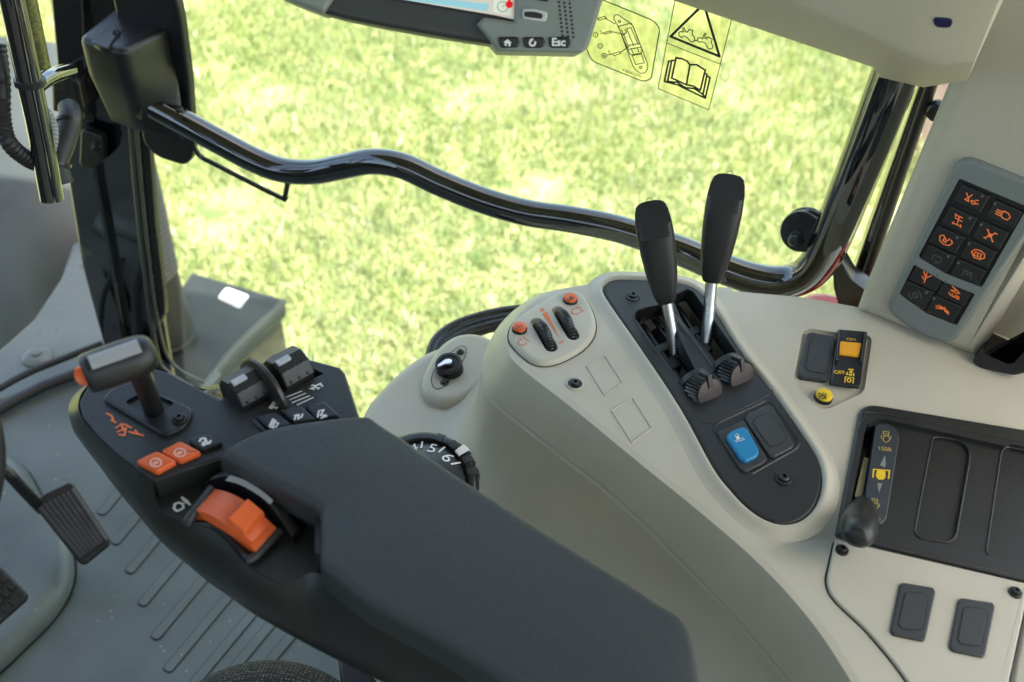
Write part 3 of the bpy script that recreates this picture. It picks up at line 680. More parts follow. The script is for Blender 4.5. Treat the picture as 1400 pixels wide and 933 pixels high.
def front(v):
    t = v*fl_[-1]; i = max(k for k in range(len(fl_)) if fl_[k] <= t+1e-9); i = min(i, len(fr_)-2)
    return mix(fr_[i], fr_[i+1], (t-fl_[i])/(fl_[i+1]-fl_[i]))
def drop(d, r=.0065): 
    q = max(0., 1-d/r); return r*(1-math.sqrt(max(0, 1-q*q)))
rows = []; us = [0, .03, .07, .13, .22, .35, .5, .7, .9]+list(range(1, len(Lc)))
for u in us:
    i = min(int(u), len(Lc)-2); l = mix(Lc[i], Lc[i+1], u-i); r = mix(Rc[i], Rc[i+1], u-i); row = []
    for v in vs_:
        bow = front(v)-mix(Lc[0], Rc[0], v); k = max(0, 1-u/14)**2
        p = mix(l, r, v)+bow*k; wd = (r-l).length
        z = .7185+.003*math.sin(math.pi*v)-drop(v*wd)-drop((1-v)*wd)*1.3-drop(u*.0045)
        row.append(Vector((p.x, p.y, z)))
    row = [Vector((row[0].x, row[0].y, .694))]+row+[Vector((row[-1].x, row[-1].y, .694))]; rows.append(row)
rows = [[Vector((p.x, p.y, .694)) for p in rows[0]]]+rows
part('cushion', loft(rows), SOFT, arm, 75)
# T handle
th = part('joystick', tube([pt(214, 572, .69), pt(206, 548, .715), pt(193, 515, .757), pt(186, 500, .775)], [.0072, .0070, .0074, .0090], 18, 5), DARK2, arm)
G0 = pt(118, 512, .79); G1 = pt(208, 480, .792); gx = (G1-G0).normalized(); gu = (Vector((0, 0, 1))-gx*gx.z).normalized(); gs = gx.cross(gu)
def gsec(t, r, rz): return [G0+gx*((G1-G0).length*t)+gs*(.9*r*math.cos(a))+gu*(.9*rz*math.sin(a)) for a in np.linspace(0, 2*math.pi, 28, endpoint=False)]
gr = part('t_grip', loft([gsec(t, r, q) for t, r, q in ((-.04, .0085, .008), (-.035, .0112, .0108), (-.012, .0142, .0135), (.05, .0152, .0144), (.2, .0156, .0148), (.5, .0158, .015), (.75, .0156, .0148), (.88, .0148, .014), (.97, .0128, .0122), (1.03, .0095, .009), (1.055, .0055, .005), (1.062, .002, .002))], True, True), mat('t_grip_rubber', (.012, .0128, .013), .42, bump=(900, .3)), th, 60)
vc = (CAM-G0).normalized(); ac = math.degrees(math.atan2(vc.dot(gu), vc.dot(gs))); ac = 90+(ac-90)*.42; a_ = [math.radians(ac+q) for q in (-21, -11, 0, 11, 21)]
sg = -1 if gs.y > 0 else 1
part('silver_inlay', loft([[G0+gx*((G1-G0).length*t)+gs*(math.cos(a)*.0146)+gu*(math.sin(a)*.0139) for a in a_] for t in (.10, .14, .5, .80, .84)]), SILVER, gr)
part('thumb_button', lathe(G0-gx*.0015+((CAM-G0).normalized())*.0035, -gx+((CAM-G0).normalized())*.75, [(.0066, -.004), (.0066, .0016), (.0056, .0028), (.004, .002)], 24), ORANGE, gr)
gp_ = part('gate_plate', slab(rnd(A.poly(z5([(228, 338), (262, 300), (345, 270), (572, 372), (578, 398), (545, 448), (482, 477), (455, 472)])), .004), A, -.003, .0035, .0015), DARK2, arm)
cut(gp_, [slab(rnd(A.poly(z5([(315, 350), (400, 305), (510, 355), (425, 417)])), .003), A, -.002, .02)])
part('gate_hole_sheet', slab(rnd(A.poly(z5([(312, 352), (400, 302), (514, 355), (425, 420)])), .003), A, .0002, .0009), KEY, gp_)  # flat black sheet closing the hole cut in the gate plate
screw(gp_, z5([(528, 420)])[0], A, .0055, DARK2, .0035)
# orange tractor symbol
part('tractor_mark', [rib([z5(q) for q in ([(243, 384), (262, 393), (268, 408)], [(262, 410), (278, 420)], [(280, 440), (300, 425), (318, 428)], [(285, 455), (305, 448), (318, 440)], [(300, 425), (308, 450)], [(318, 440), (312, 470), (292, 466)], [(322, 432), (338, 440)], [(330, 455), (348, 462)], [(340, 458), (384, 470)], [(362, 460), (352, 450)])], A, .0015)], ORPRINT, arm)
ak = A.off(.0002)
for q in ([(358, 580), (440, 540), (518, 580), (440, 623)], [(455, 540), (530, 502), (613, 545), (530, 581)]):
    b = part('orange_key', slab(rnd(A.poly(z5(q)), .0025), A, -.002, .0042, .0016), ORANGE, arm)
    cx = sum(p[0] for p in q)/4; cy = sum(p[1] for p in q)/4
    part('key_symbol', rib([z5(ring((cx-6, cy-6), 21, 16, .75)), z5([(cx-16, cy-2), (cx-4, cy-12)]), z5([(cx-10, cy+2), (cx+3, cy-9)])], A.off(.0043), .0011), mat('pale_orange_print', (.85, .5, .4), .5), b)
b = part('deck_key', slab(rnd(A.poly(z5([(558, 497), (636, 472), (697, 508), (616, 538)])), .0025), A, -.002, .0035, .0014), DARK2, arm)
part('key_symbol', rib([z5(q) for q in ([(602, 492), (608, 482), (622, 480), (628, 490), (615, 498)], [(612, 505), (640, 500), (645, 490)], [(618, 508), (634, 496)])], A.off(.0036), .0016), WHITE, b)
# quick keys
for i, q in enumerate(([(345, 660), (515, 620), (642, 738), (470, 772)], [(540, 610), (705, 575), (842, 690), (672, 722)], [(740, 580), (900, 545), (1022, 660), (852, 697)])):
    b = part('deck_key', slab(rnd(A.poly(z4b(q)), .002), A, -.002, .0040, .0016), DARK2, arm)
    cx = sum(p[0] for p in q)/4; cy = sum(p[1] for p in q)/4; K = A.off(.0041)
    sy = ([[(-30, 35), (0, -30), (15, -25), (-12, 40), (20, 30), (40, 0), (20, -10)], [(-40, 25), (-8, -40)]], [[(-35, 20), (-25, -10), (5, -20), (-5, 15), (30, -5), (35, -30)], [(-35, -15), (0, -25)]], [[(-40, 30), (-30, -25), (15, -35), (-15, 15), (30, 10), (-10, 40), (40, 20)]])[i]
    part('key_symbol', rib([z4b([(cx+x*.9, cy+y*.9) for x, y in l]) for l in sy], K, .0013), WHITE, b)
part('key_cradle', slab(rnd(A.poly(z4b([(318, 690), (345, 655), (440, 760), (420, 775), (385, 755)])), .0015), A, -.002, .002, .001), DARK2, arm)
rows_ = [[(595, 488), (715, 440)], [(618, 510), (745, 458)], [(640, 532), (775, 478)], [(680, 550), (805, 492)]]
part('mode_lines', rib([z4b(l) for l in rows_], A, .0010), WHITE, arm)
part('mode_lettering', [text('1', A, z4b([(450, 572)])[0], z4b([(482, 582)])[0], asp=.55, bold=.05), text('2', A, z4b([(775, 420)])[0], z4b([(818, 430)])[0], asp=.8, bold=.05), rib([z4b(l) for l in ([(520, 540), (482, 556), (510, 578), (520, 570)], [(530, 530), (545, 552)], [(855, 385), (820, 400), (845, 422), (855, 415)], [(862, 378), (880, 402)])], A, .0014)], WHITE, arm)
# scroll wheels
wa = (A.on(*z4b([(330, 400)])[0])-A.on(*z4b([(195, 475)])[0])).normalized()
for c, n in (((268, 455), 1), ((612, 300), 2)):
    o = A.on(*z4b([c])[0])
    w = part('scroll_wheel', lathe(o-wa*.0135+Vector((0, 0, .003)), wa, [(.0095, 0), (.0155, .001), (.0160, .002), (.0160, .0255), (.0155, .0265), (.0095, .0275)], 9), DARK, arm, 20)
    vw = (CAM-o); vw = (vw-wa*vw.dot(wa)).normalized(); z_ = wa.cross(vw)
    dots = []
    for dx in (.006, .0135, .021):
        for ang in (5, -32): 
            dd = vw*math.cos(math.radians(ang))+(Vector((0, 0, 1))-wa*wa.z-vw*vw.z).normalized()*math.sin(math.radians(ang))
            dots.append(lathe(o-wa*.0135+wa*dx+Vector((0, 0, .003))+dd*.0152, dd, [(.0015, -.002), (.0013, .0006), (.0006, .0010)], 10))
    part('wheel_dimple', dots, KEY, w)
    dd = (vw*.2+Vector((0, 0, .98))); dd = (dd-wa*dd.dot(wa)).normalized(); lp_ = PL(o-wa*.0135+Vector((0, 0, .003))+dd*.0155, dd, wa)
    part('wheel_label', slab(rnd([(.003, -.0026), (.015, -.0026), (.015, .0026), (.003, .0026)], .001), lp_, -.002, .0012, .0005), SILVER, w)
o = A.on(*z4b([(410, 420)])[0])
part('wheel_fin', lathe(o-Vector((0, 0, .006))-wa*.002, wa, [(.0288, 0), (.0308, .0012), (.0308, .0036), (.0290, .0052)], 56), mat('fin_plastic', (.03, .026, .025), .32), arm)
# hand throttle slider in the recess
Qa, Qb, Qc, Qd = [pt(*p, .688) for p in z6([(355, 512), (480, 395), (842, 612), (722, 748)])]
def arc(u, v, hgt): 
    p = mix(mix(Qa, Qd, u), mix(Qb, Qc, u), v); return p+Vector((0, 0, hgt*math.sin(math.pi*(u*.86+.1))))
sl_ = part('speed_slider', loft([[arc(u, v, .012) for v in (0, .02, .06, .5, .94, .98, 1)] for u in np.linspace(0, 1, 18)]), ORANGE, arm)
sl2 = part('slider_skirt', [loft([[arc(u, e, .012)+Vector((0, 0, d)) for u in np.linspace(0, 1, 18)] for d in (0, -.012)]) for e in (0, 1)], ORANGE, sl_)
def blk(u0, u1, h, v0=.05, v1=.97):
    return loft([[arc(u, v, .012)+Vector((0, 0, hh)) for u in np.linspace(u0+i, u1-i, 5)]+[] for v, hh, i in ((v0, -.002, 0), (v0, h*.7, .0), (v0+.06, h, .02), (v1-.06, h, .02), (v1, h*.7, 0), (v1, -.002, 0))])
def blk2(u0, u1, v0, v1, h):
    c4 = [(u0, v0), (u1, v0), (u1, v1), (u0, v1)]; rr = []
    for s, hh in ((0, -.003), (0, h*.75), (.1, h*.93), (.2, h)):
        cu = (u0+u1)/2; cv = (v0+v1)/2
        rr.append([arc(cu+(u-cu)*(1-s), cv+(v-cv)*(1-s*.4), .012)+Vector((0, 0, hh)) for u, v in c4])
    return loft(rr, True, True)
part('slider_knob', [blk2(.60, .84, .03, .97, .0085), blk2(.83, .94, .05, .95, .0035)], ORANGE, sl_, 30)
def crescent(pts, z0, z1, wid): 
    P = cr([pt(x, y, z0) for x, y in pts], 5); n = len(P)
    d = (P[-1]-P[0]); d.z = 0; d.normalize(); s = Vector((-d.y, d.x, 0))
    return loft([[p+s*w+Vector((0, 0, h*math.sin(math.pi*(i/(n-1))**.9)+hb)) for i, p in enumerate(P)] for w, h, hb in ((0, 0, -.012), (0, z1, 0), (wid*.25, z1*1.08, .001), (wid*.8, z1*1.05, .001), (wid, z1*.9, 0), (wid, 0, -.012))])
part('slider_guard', [crescent(z6([(430, 345), (560, 350), (700, 430), (820, 530), (935, 655)]), .690, .011, .008)], DARK2, arm)
P = cr([pt(x, y, .7045) for x, y in z6([(560, 312), (640, 338), (740, 398), (812, 458)])], 4)
d = (P[-1]-P[0]).normalized(); s = Vector((-d.y, d.x, 0))
part('guard_inlay', loft([[p-s*(.0002+.0026*(1-i/len(P)*.6))+Vector((0, 0, .0)) for i, p in enumerate(P)], [p+s*.0018+Vector((0, 0, .001)) for p in P]]), SILVER, arm)
part('guard_wall', [crescent(z6([(335, 585), (450, 610), (560, 690), (660, 790), (690, 800)]), .684, .004, .004)], DARK2, arm)
part('stop_bar', [tube([pt(*z6([(328, 570)])[0], .688), pt(*z6([(345, 535)])[0], .691), pt(*z6([(465, 375)])[0], .691)], .0035, 10, 2)], GREY, arm)
part('stop_bar', [tube([pt(*z6([(670, 785)])[0], .686), pt(*z6([(720, 765)])[0], .686), pt(*z6([(860, 620)])[0], .686)], .0032, 10, 2)], GREY, arm)
part('recess_symbol', [rib([z6(q) for q in ([(245, 490), (252, 465), (272, 458), (298, 465), (300, 488), (282, 500), (262, 506), (245, 490)], [(300, 440), (318, 458)], [(292, 428), (322, 448)], [(325, 455), (338, 470)])], H(.6825), .0017)], WHITE, arm)

# =================================================================== FLOOR, PEDALS
fl = H(0)
floor_poly = [(-1.5, -1.0), (-1.5, 1.0)]+[tuple(fl.on(x, y).xy) for x, y in ((-40, 556), (100, 520), (238, 520), (310, 560), (480, 600))]+[(.2, 1.06), (1.2, 1.0), (1.2, -1.0)]
ribs = []; grv = []
for e, dx in (((385, 292), 0), ((436, 405), 0), ((492, 515), 0), ((540, 640), 0), ((590, 768), 0), ((638, 892), 0), ((706, 985), 0), ((790, 1010), 0), ((880, 1040), 0)):
    a = zz([e], .357, 0, 600)[0]; b = (a[0]+150*.64, a[1]-150*.77)
    p0_, p1_ = Vector(fl.to2(*a)), Vector(fl.to2(*b)); d = (p1_-p0_).normalized(); n = Vector((-d.y, d.x))*.0068
    p1_ = p0_+d*.33
    ribs.append(slab(rnd([tuple(p0_+n), tuple(p1_+n), tuple(p1_-n), tuple(p0_-n)], .009), fl, -.001, .0026, .0012, 2)); grv.append(ringslab(rnd([tuple(p0_+n), tuple(p1_+n), tuple(p1_-n), tuple(p0_-n)], .009), fl, [(-.0002, .0006), (.0013, .0006)]))
fo = part('floor', [slab(floor_poly, fl, -.06, 0)]+ribs, FLOOR); struct(fo); part('tread_groove', grv, RUBBER, fo)
hump = thing('column_cover', 'grey moulded steering column base rising from the floor at left', 'floor cover', fl.on(20, 800))
hp = [(-200, 600), (-40, 610), (30, 640), (62, 690), (92, 735), (102, 775), (96, 812), (72, 850), (30, 892), (-10, 928), (-120, 1010), (-260, 900)]
part('cover_shell', slab(sm(fl.poly(hp), 5), fl, -.01, .03, .022, 6), FLOOR, hump)
part('cover_seam', ringslab(sm(fl.poly(hp), 5), fl, [(-.002, .0012), (.0035, .0012)]), RUBBER, hump)
# accelerator pedal
pp = PL(H(.10).on(98, 716), (CAM-H(.1).on(98, 716))*.5+Vector((0, -.2, .5)))
ped = thing('accelerator_pedal', 'ribbed black rubber accelerator pedal hinged above the grey floor', 'pedal', pp.o)
pdp = [(45, 690), (60, 676), (94, 660), (100, 662), (150, 738), (148, 746), (116, 772), (109, 771)]
part('pedal_pad', slab(rnd(pp.poly(pdp), .006), pp, -.012, .004, .003), RUBBER, ped)
lines = []
for i in range(8):
    t = (i+.5)/8; a = (48+(97-48)*t, 690+(663-690)*t); b = (112+(149-112)*t, 770+(743-770)*t)
    lines.append(tube([pp.p3(*pp.to2(a[0]+4, a[1]+6), .0042), pp.p3(*pp.to2(b[0]-3, b[1]-5), .0030)], .0042, 10, 1))
part('pad_rib', lines, mat('worn_rubber', (.03, .031, .03), .4, var=.3, vs=40), ped)
part('pedal_arm', tube([pp.p3(*pp.to2(55, 695), -.012), H(.16).on(30, 668), H(.2).on(8, 645), H(.22).on(-30, 620)], .008, 10, 4), GLOSS2, ped)
bpd = PL(H(.12).on(5, 810), (CAM-H(.12).on(5, 810))*.5+Vector((0, -.2, .5)))
brk = thing('brake_pedal', 'square studded black brake pedal at the left edge', 'pedal', bpd.o)
part('pedal_pad', slab(rnd(bpd.poly([(-70, 830), (-20, 770), (0, 775), (37, 812), (36, 820), (-15, 865)]), .006), bpd, -.012, .004, .003), RUBBER, brk)
st = []
for i in range(-3, 3):
    for j in range(-3, 3):
        c = (8+i*11.5+j*9, 812+i*10.5-j*9.5)
        if -45 < c[0] < 34: st.append(slab(rnd(bpd.poly([(c[0]-7, c[1]+.5), (c[0]+.5, c[1]-7.5), (c[0]+8, c[1]-.5), (c[0]+.5, c[1]+7)]), .001), bpd, .002, .007, .001))
def inpoly(q, P):
    c = False
    for a, b in zip(P, P[1:]+P[:1]):
        if (a[1] > q[1]) != (b[1] > q[1]) and q[0] < (b[0]-a[0])*(q[1]-a[1])/(b[1]-a[1])+a[0]: c = not c
    return c
bq = bpd.poly([(-70, 830), (-20, 772), (0, 777), (35, 812), (34, 820), (-15, 863)])
st = [s for s in st if all(inpoly(((v-bpd.o).dot(bpd.u), (v-bpd.o).dot(bpd.v)), bq) for v in s[0])]
st = [s for s in st if all((v-bpd.o).length < .16 for v in s[0])]
part('pad_stud', st, RUBBER, brk)
# steering wheel rim
sw_c = atd(-260, 640, .72); swn = (Vector((.35, -.55, .75))).normalized(); sp_ = PL(sw_c, swn)
tc = Vector(sp_.to2(-22, 640)); R_ = tc.length
tag(part('steering_wheel', tube([sp_.p3(R_*math.cos(t), R_*math.sin(t)) for t in np.linspace(0, 2*math.pi, 40, endpoint=False)], .0125, 14, 2, True), RUBBER), 'black steering wheel rim grazing the left edge', 'steering wheel')

# seat edge
seat = thing('seat', 'black woven seat cushion edge at the bottom of the view', 'seat', H(.45).on(355, 960))
sc_ = H(.36).on(356, 1082); V = []; F = []
nu, nv = 48, 20
rw = []
for j in range(nv+1):
    ph_ = -math.pi/2+math.pi*j/nv
    rw.append([sc_+Vector((math.cos(t)*.112*abs(math.cos(ph_))**.6, math.sin(t)*.112*abs(math.cos(ph_))**.6, math.sin(ph_)*.08)) for t in np.linspace(0, 2*math.pi, nu, endpoint=False)])
part('seat_cushion', loft(rw, True, True), FABRIC, seat)
part('seat_frame', slab(H(.4).poly([(462, 898), (500, 912), (540, 960), (470, 960)]), H(.4), -.3, 0, .003), KEY, seat)

# =================================================================== WINDOW SIDE: frame tube, glass, decals
PLt = atd(200, 140, 1.36); PRt = atd(1140, 325, 1.11)
dW = PRt-PLt; dW.z = 0; nW = Vector((0, 0, 1)).cross(dW).normalized()
if nW.dot(CAM-PLt) < 0: nW = -nW
W = PL(PLt, nW, dW); W.o = PLt
# keep the tube in a vertical plane through both ends
tp = [(196, 138), (245, 164), (300, 194), (350, 220), (388, 233), (430, 235), (468, 228), (508, 221), (550, 227), (600, 250), (660, 274), (720, 291), (780, 300), (840, 312), (890, 328), (935, 345), (980, 364), (1025, 380), (1062, 386), (1094, 380), (1118, 360), (1138, 322), (1158, 272), (1188, 196), (1222, 106), (1262, 0), (1300, -100)]
door = thing('door_frame', 'glossy black bent tube door frame and grab rail across the side window', 'door frame', W.on(1100, 380))
part('frame_tube', tube([W.on(*p) for p in tp], [.0160]*15+[.0175, .018, .0185, .019, .0195, .0205, .021, .0215, .022, .022, .022, .022], 24, 6), GLOSS, door)
part('rail_hook', [tube([W.off(-.012).on(*p) for p in ((262, 190), (272, 212), (300, 228), (383, 270), (390, 268), (395, 238))], .0034, 8, 3), tube([W.off(-.01).on(*p) for p in ((275, 190), (355, 232), (362, 236))], .0075, 8, 1)], GLOSS2, door)
part('rail_bolt', lathe(W.off(.016).on(245, 152), Vector((0, 0, 1)), [(.005, 0), (.005, .004), (.003, .005)], 12), GLOSS2, door)
lc = W.off(-.008)
ln = (W.n*.8+Vector((0, 0, .35))+W.u*(-.25)).normalized()
lt_ = part('latch_button', lathe(lc.on(1096, 316), ln, [(.020, -.020), (.0235, -.019), (.0245, -.015), (.0235, -.012), (.0222, -.0115), (.0222, .004), (.021, .006), (.012, .006)], 40), GLOSS2, door)
part('latch_pin', lathe(lc.on(1092, 326), ln, [(.0085, -.004), (.0085, .012), (.0075, .013), (.0065, .019), (.0045, .022), (.001, .0226)], 24), DARK2, lt_)
part('latch_plate', slab(rnd(lc.poly([(1074, 305), (1110, 290), (1132, 310), (1118, 352), (1108, 350), (1076, 330)]), .008), lc, -.012, -.004, .003), GLOSS2, door)
part('latch_strap', loft([[W.off(o).on(*p) for p in ((1158, 322), (1154, 340), (1160, 365), (1184, 394))] for o in (-.01, -.005, .014)]), CHROME, door)
part('hinge_bracket', slab(rnd(W.off(-.02).poly([(1138, 345), (1152, 352), (1166, 378), (1190, 396), (1182, 425), (1150, 425), (1140, 390)]), .004), W.off(-.02), -.02, .008, .004), GLOSS2, door)

WG = W.off(-.055)
gl = part('side_window', slab(rnd(WG.poly([(215, -60), (240, 300), (252, 520), (520, 640), (1000, 560), (1150, 440), (1240, 90), (1300, -100)]), .02), WG, -.004, 0), GLASS)
tag(gl, 'clear side window pane between the black pillar and the bent tube', 'window')
WD = W.off(-.0535)
zD = lambda L: zz(L, .1661, 800, 0)
def decal(label, outl, lines_, r, cat='decal'):
    t = thing('window_decal', label, cat, WD.on(*outl[0]), 'decals on the side window')
    part('decal_film', slab(rnd(WD.poly(outl), r), WD, 0, .0003), FILM, t)
    for nm, ls, w in lines_: part(nm, [rib(ls, WD, w, .0012)] if not isinstance(ls, tuple) else [ls], KEY, t)
    return t
def rp(pts, r):  # rounded outline in pixels, closed
    q = rnd(pts, r, 4); return q+[q[0]]
o1 = zD([(8, 390), (60, -40), (150, -2), (560, 165), (618, 225), (545, 650), (480, 668), (60, 500)])
panel_art = [[zD(q) for q in ([(238, 150), (245, 120), (270, 118), (370, 185), (400, 220), (515, 520), (515, 565), (495, 598), (455, 600), (420, 575), (395, 540), (285, 240), (238, 150)], [(275, 215), (370, 190), (385, 190), (470, 405), (465, 435), (380, 450), (365, 430), (275, 215)], [(300, 240), (355, 372), (450, 355)], [(345, 235), (380, 225), (440, 365)], [(345, 235), (400, 372)], [(300, 285), (345, 265), (330, 240)], [(305, 300), (350, 385)], [(360, 405), (465, 385)], [(380, 395), (400, 440)], [(430, 390), (445, 425)], [(390, 455), (465, 440), (490, 515), (418, 528), (390, 455)], [(170, 148), (250, 195)], [(222, 258), (330, 282)], [(290, 430), (365, 380)])]]
circs = [ring(zD([c])[0], r, 12) for c, r in (((285, 175), 1.5), ((462, 552), 1.8), ((88, 285), 3.3), ((127, 375), 3.3), ((160, 455), 3.3), ((160, 455), 1.))]
conn = [zD(q) for q in ([(105, 150), (165, 130), (175, 145), (118, 165), (105, 150)], [(150, 270), (210, 250), (220, 262), (165, 280), (150, 270)], [(130, 275), (152, 268)], [(125, 248), (140, 262)], [(228, 440), (285, 422), (298, 435), (240, 455), (228, 440)], [(188, 448), (228, 440)], [(195, 415), (205, 430)], [(118, 375), (136, 375)], [(84, 290), (92, 280)])]
d1 = decal('pale window decal with a drawing of the lever panel and small numbered callouts', o1, [('border_line', [rp(o1, 6)], .0011), ('panel_drawing', panel_art[0], .0009), ('callout_mark', circs+conn, .0009)], .004)
part('lettering', text('4380611M1', WD, zD([(302, 582)])[0], zD([(462, 640)])[0], .0012, 1.1), KEY, d1)
o2 = zD([(740, -10), (1000, -30), (1230, 65), (1020, 902), (602, 728)])
o2 = zD([(745, -20), (1060, -10), (1230, 66), (1020, 902), (602, 726)])
tri = zD([(978, 30), (705, 298), (1108, 462)])
trac = [zD(q) for q in ([(775, 290), (770, 270), (785, 258), (812, 262), (805, 228), (815, 225), (828, 258), (845, 262), (858, 240), (888, 248), (882, 280), (900, 300), (905, 325), (890, 342), (868, 338), (850, 315), (830, 300), (810, 295), (795, 308), (775, 290)], [(905, 332), (925, 330)], [(925, 330), (930, 312), (955, 308), (970, 318), (975, 290), (988, 272), (995, 276), (985, 305), (1000, 318), (1008, 300), (1048, 318), (1040, 350), (1055, 375), (1045, 400), (1020, 400), (1005, 380), (990, 352), (965, 340), (940, 345), (925, 330)])]
book = [zD(q) for q in ([(750, 472), (715, 640), (835, 695), (865, 530), (840, 500), (800, 482), (750, 472)], [(865, 530), (920, 530), (990, 575), (950, 740), (890, 705), (835, 695)], [(740, 495), (715, 495), (680, 668), (760, 675), (830, 720), (900, 725), (972, 775), (1005, 610), (990, 600)], [(700, 500), (690, 500), (655, 665), (680, 672)], [(655, 668), (760, 695), (830, 728), (990, 805), (1030, 635), (1010, 625)], [(972, 775), (985, 800)])]
decal('pale window decal with a tractor warning triangle above an open book symbol', o2, [('border_line', [rp(o2, 1.), zD([(682, 355), (1108, 522)])], .0008), ('warning_triangle', [tri+[tri[0], tri[1]]], .0026), ('tractor_drawing', trac, .0010), ('book_drawing', book, .0020)], .002)

# rear post strips, fender
RP = W.off(-.06)
post = thing('rear_post', 'narrow black rear window post with rubber seal beside the beige pillar trim', 'post', RP.on(1200, 360))
part('post_profile', slab(RP.poly([(1266, 90), (1290, 90), (1196, 372), (1172, 400), (1160, 425), (1150, 420)]), RP, -.03, 0, .003), GLOSS, post)
part('seal', tube([RP.off(.003).on(*p) for p in ((1286, 80), (1236, 225), (1180, 392))], .006, 10, 3), RUBBER, post)
part('post_clip', lathe(RP.off(.01).on(1281, 152), RP.n, [(.008, -.01), (.011, 0), (.009, .006)], 16), DARK2, post)
fn_ = H(.52)
tag(part('rear_fender', slab(sm(fn_.poly([(1095, 420), (1100, 398), (1125, 394), (1150, 398), (1300, 420), (1320, 520), (1200, 520)]), 4), fn_, -.1, .0, .015, 4), RED), 'red tractor fender peeking out behind the console under the bent tube', 'fender')
# black hose bundle behind the shelf
hs = thing('hose_bundle', 'black hoses curving along the outer edge of the beige shelf', 'hose', H(.43).on(640, 450))
for d_, r in ((0, .007), (8, .007), (15, .008)):
    part('hose', tube([H(.43-.002*d_/8).on(x+d_*.5, y+d_) for x, y in ((586, 505), (594, 470), (618, 448), (655, 434), (700, 425), (780, 420))], r, 12, 5), GLOSS2, hs)

# =================================================================== PILLAR TRIM + KEYPAD (right)
kb0 = pt(1173, 427, .62); kb1 = pt(1335, 492, .62); kd_ = (kb1-kb0).normalized(); kh = Vector((kd_.y, -kd_.x, 0))
if kh.dot(CAM-kb0) < 0: kh = -kh
kn_ = (kh*math.cos(math.radians(12))+Vector((0, 0, math.sin(math.radians(12)))))
K = PL(kb0, kn_, kd_)
tr = thing('pillar_trim', 'beige upright pillar trim rising behind the console at right', 'pillar trim', kb0)
part('trim_body', slab(rnd(K.poly([(1168, 428), (1178, 400), (1296, 112), (1342, -10), (1420, -180), (1760, -180), (1480, 250), (1336, 496)]), [.002, .002, .0, .0, .01, .01, .01, .006]), K, -.09, 0., .016, 6), BEIGE2, tr)
part('trim_return', slab(K.poly([(1326, 480), (1470, 230), (1740, -180), (2100, -180), (1800, 420), (1420, 520)]), K, -.088, -.05), BEIGE2, tr)
kd2 = thing('button_keypad', 'grey framed keypad with twelve black keys and orange lit symbols', 'keypad', K.on(1310, 340))
zk = lambda L: zz(L, .2786, 1210, 210); zk2 = lambda L: zz(L, .343, 1040, 200)
bz = [(1212, 421), (1314, 208), (1446, 261), (1302, 470), (1252, 453)]
bzp = part('bezel', slab(rnd(K.poly(bz), [.010, .016, .02, .012, .016], 8), K, -.004, .0065, .0045, 5), KBEZ, kd2)
KB = K.off(.0065)
m1 = zk([(365, 122), (700, 262), (475, 658), (300, 592), (162, 508)]); m2 = zk([(142, 545), (290, 630), (442, 690), (352, 845), (200, 785), (70, 690)])
cut(bzp, [slab(rnd(KB.poly(m1), .002), KB, -.004, .02), slab(rnd(KB.poly(m2), .002), KB, -.004, .02)])
part('key_bed', [slab(KB.poly(m1), KB, -.006, -.0035), slab(KB.poly(m2), KB, -.006, -.0035)], KEY, kd2)
cen = [((425, 222), 1), ((587, 300), 1), ((365, 330), 1), ((520, 402), 1), ((302, 425), 1), ((460, 495), 1), ((258, 518), 0), ((408, 590), 0), ((205, 610), 1), ((345, 682), 1), ((152, 695), 0), ((288, 765), 1)]
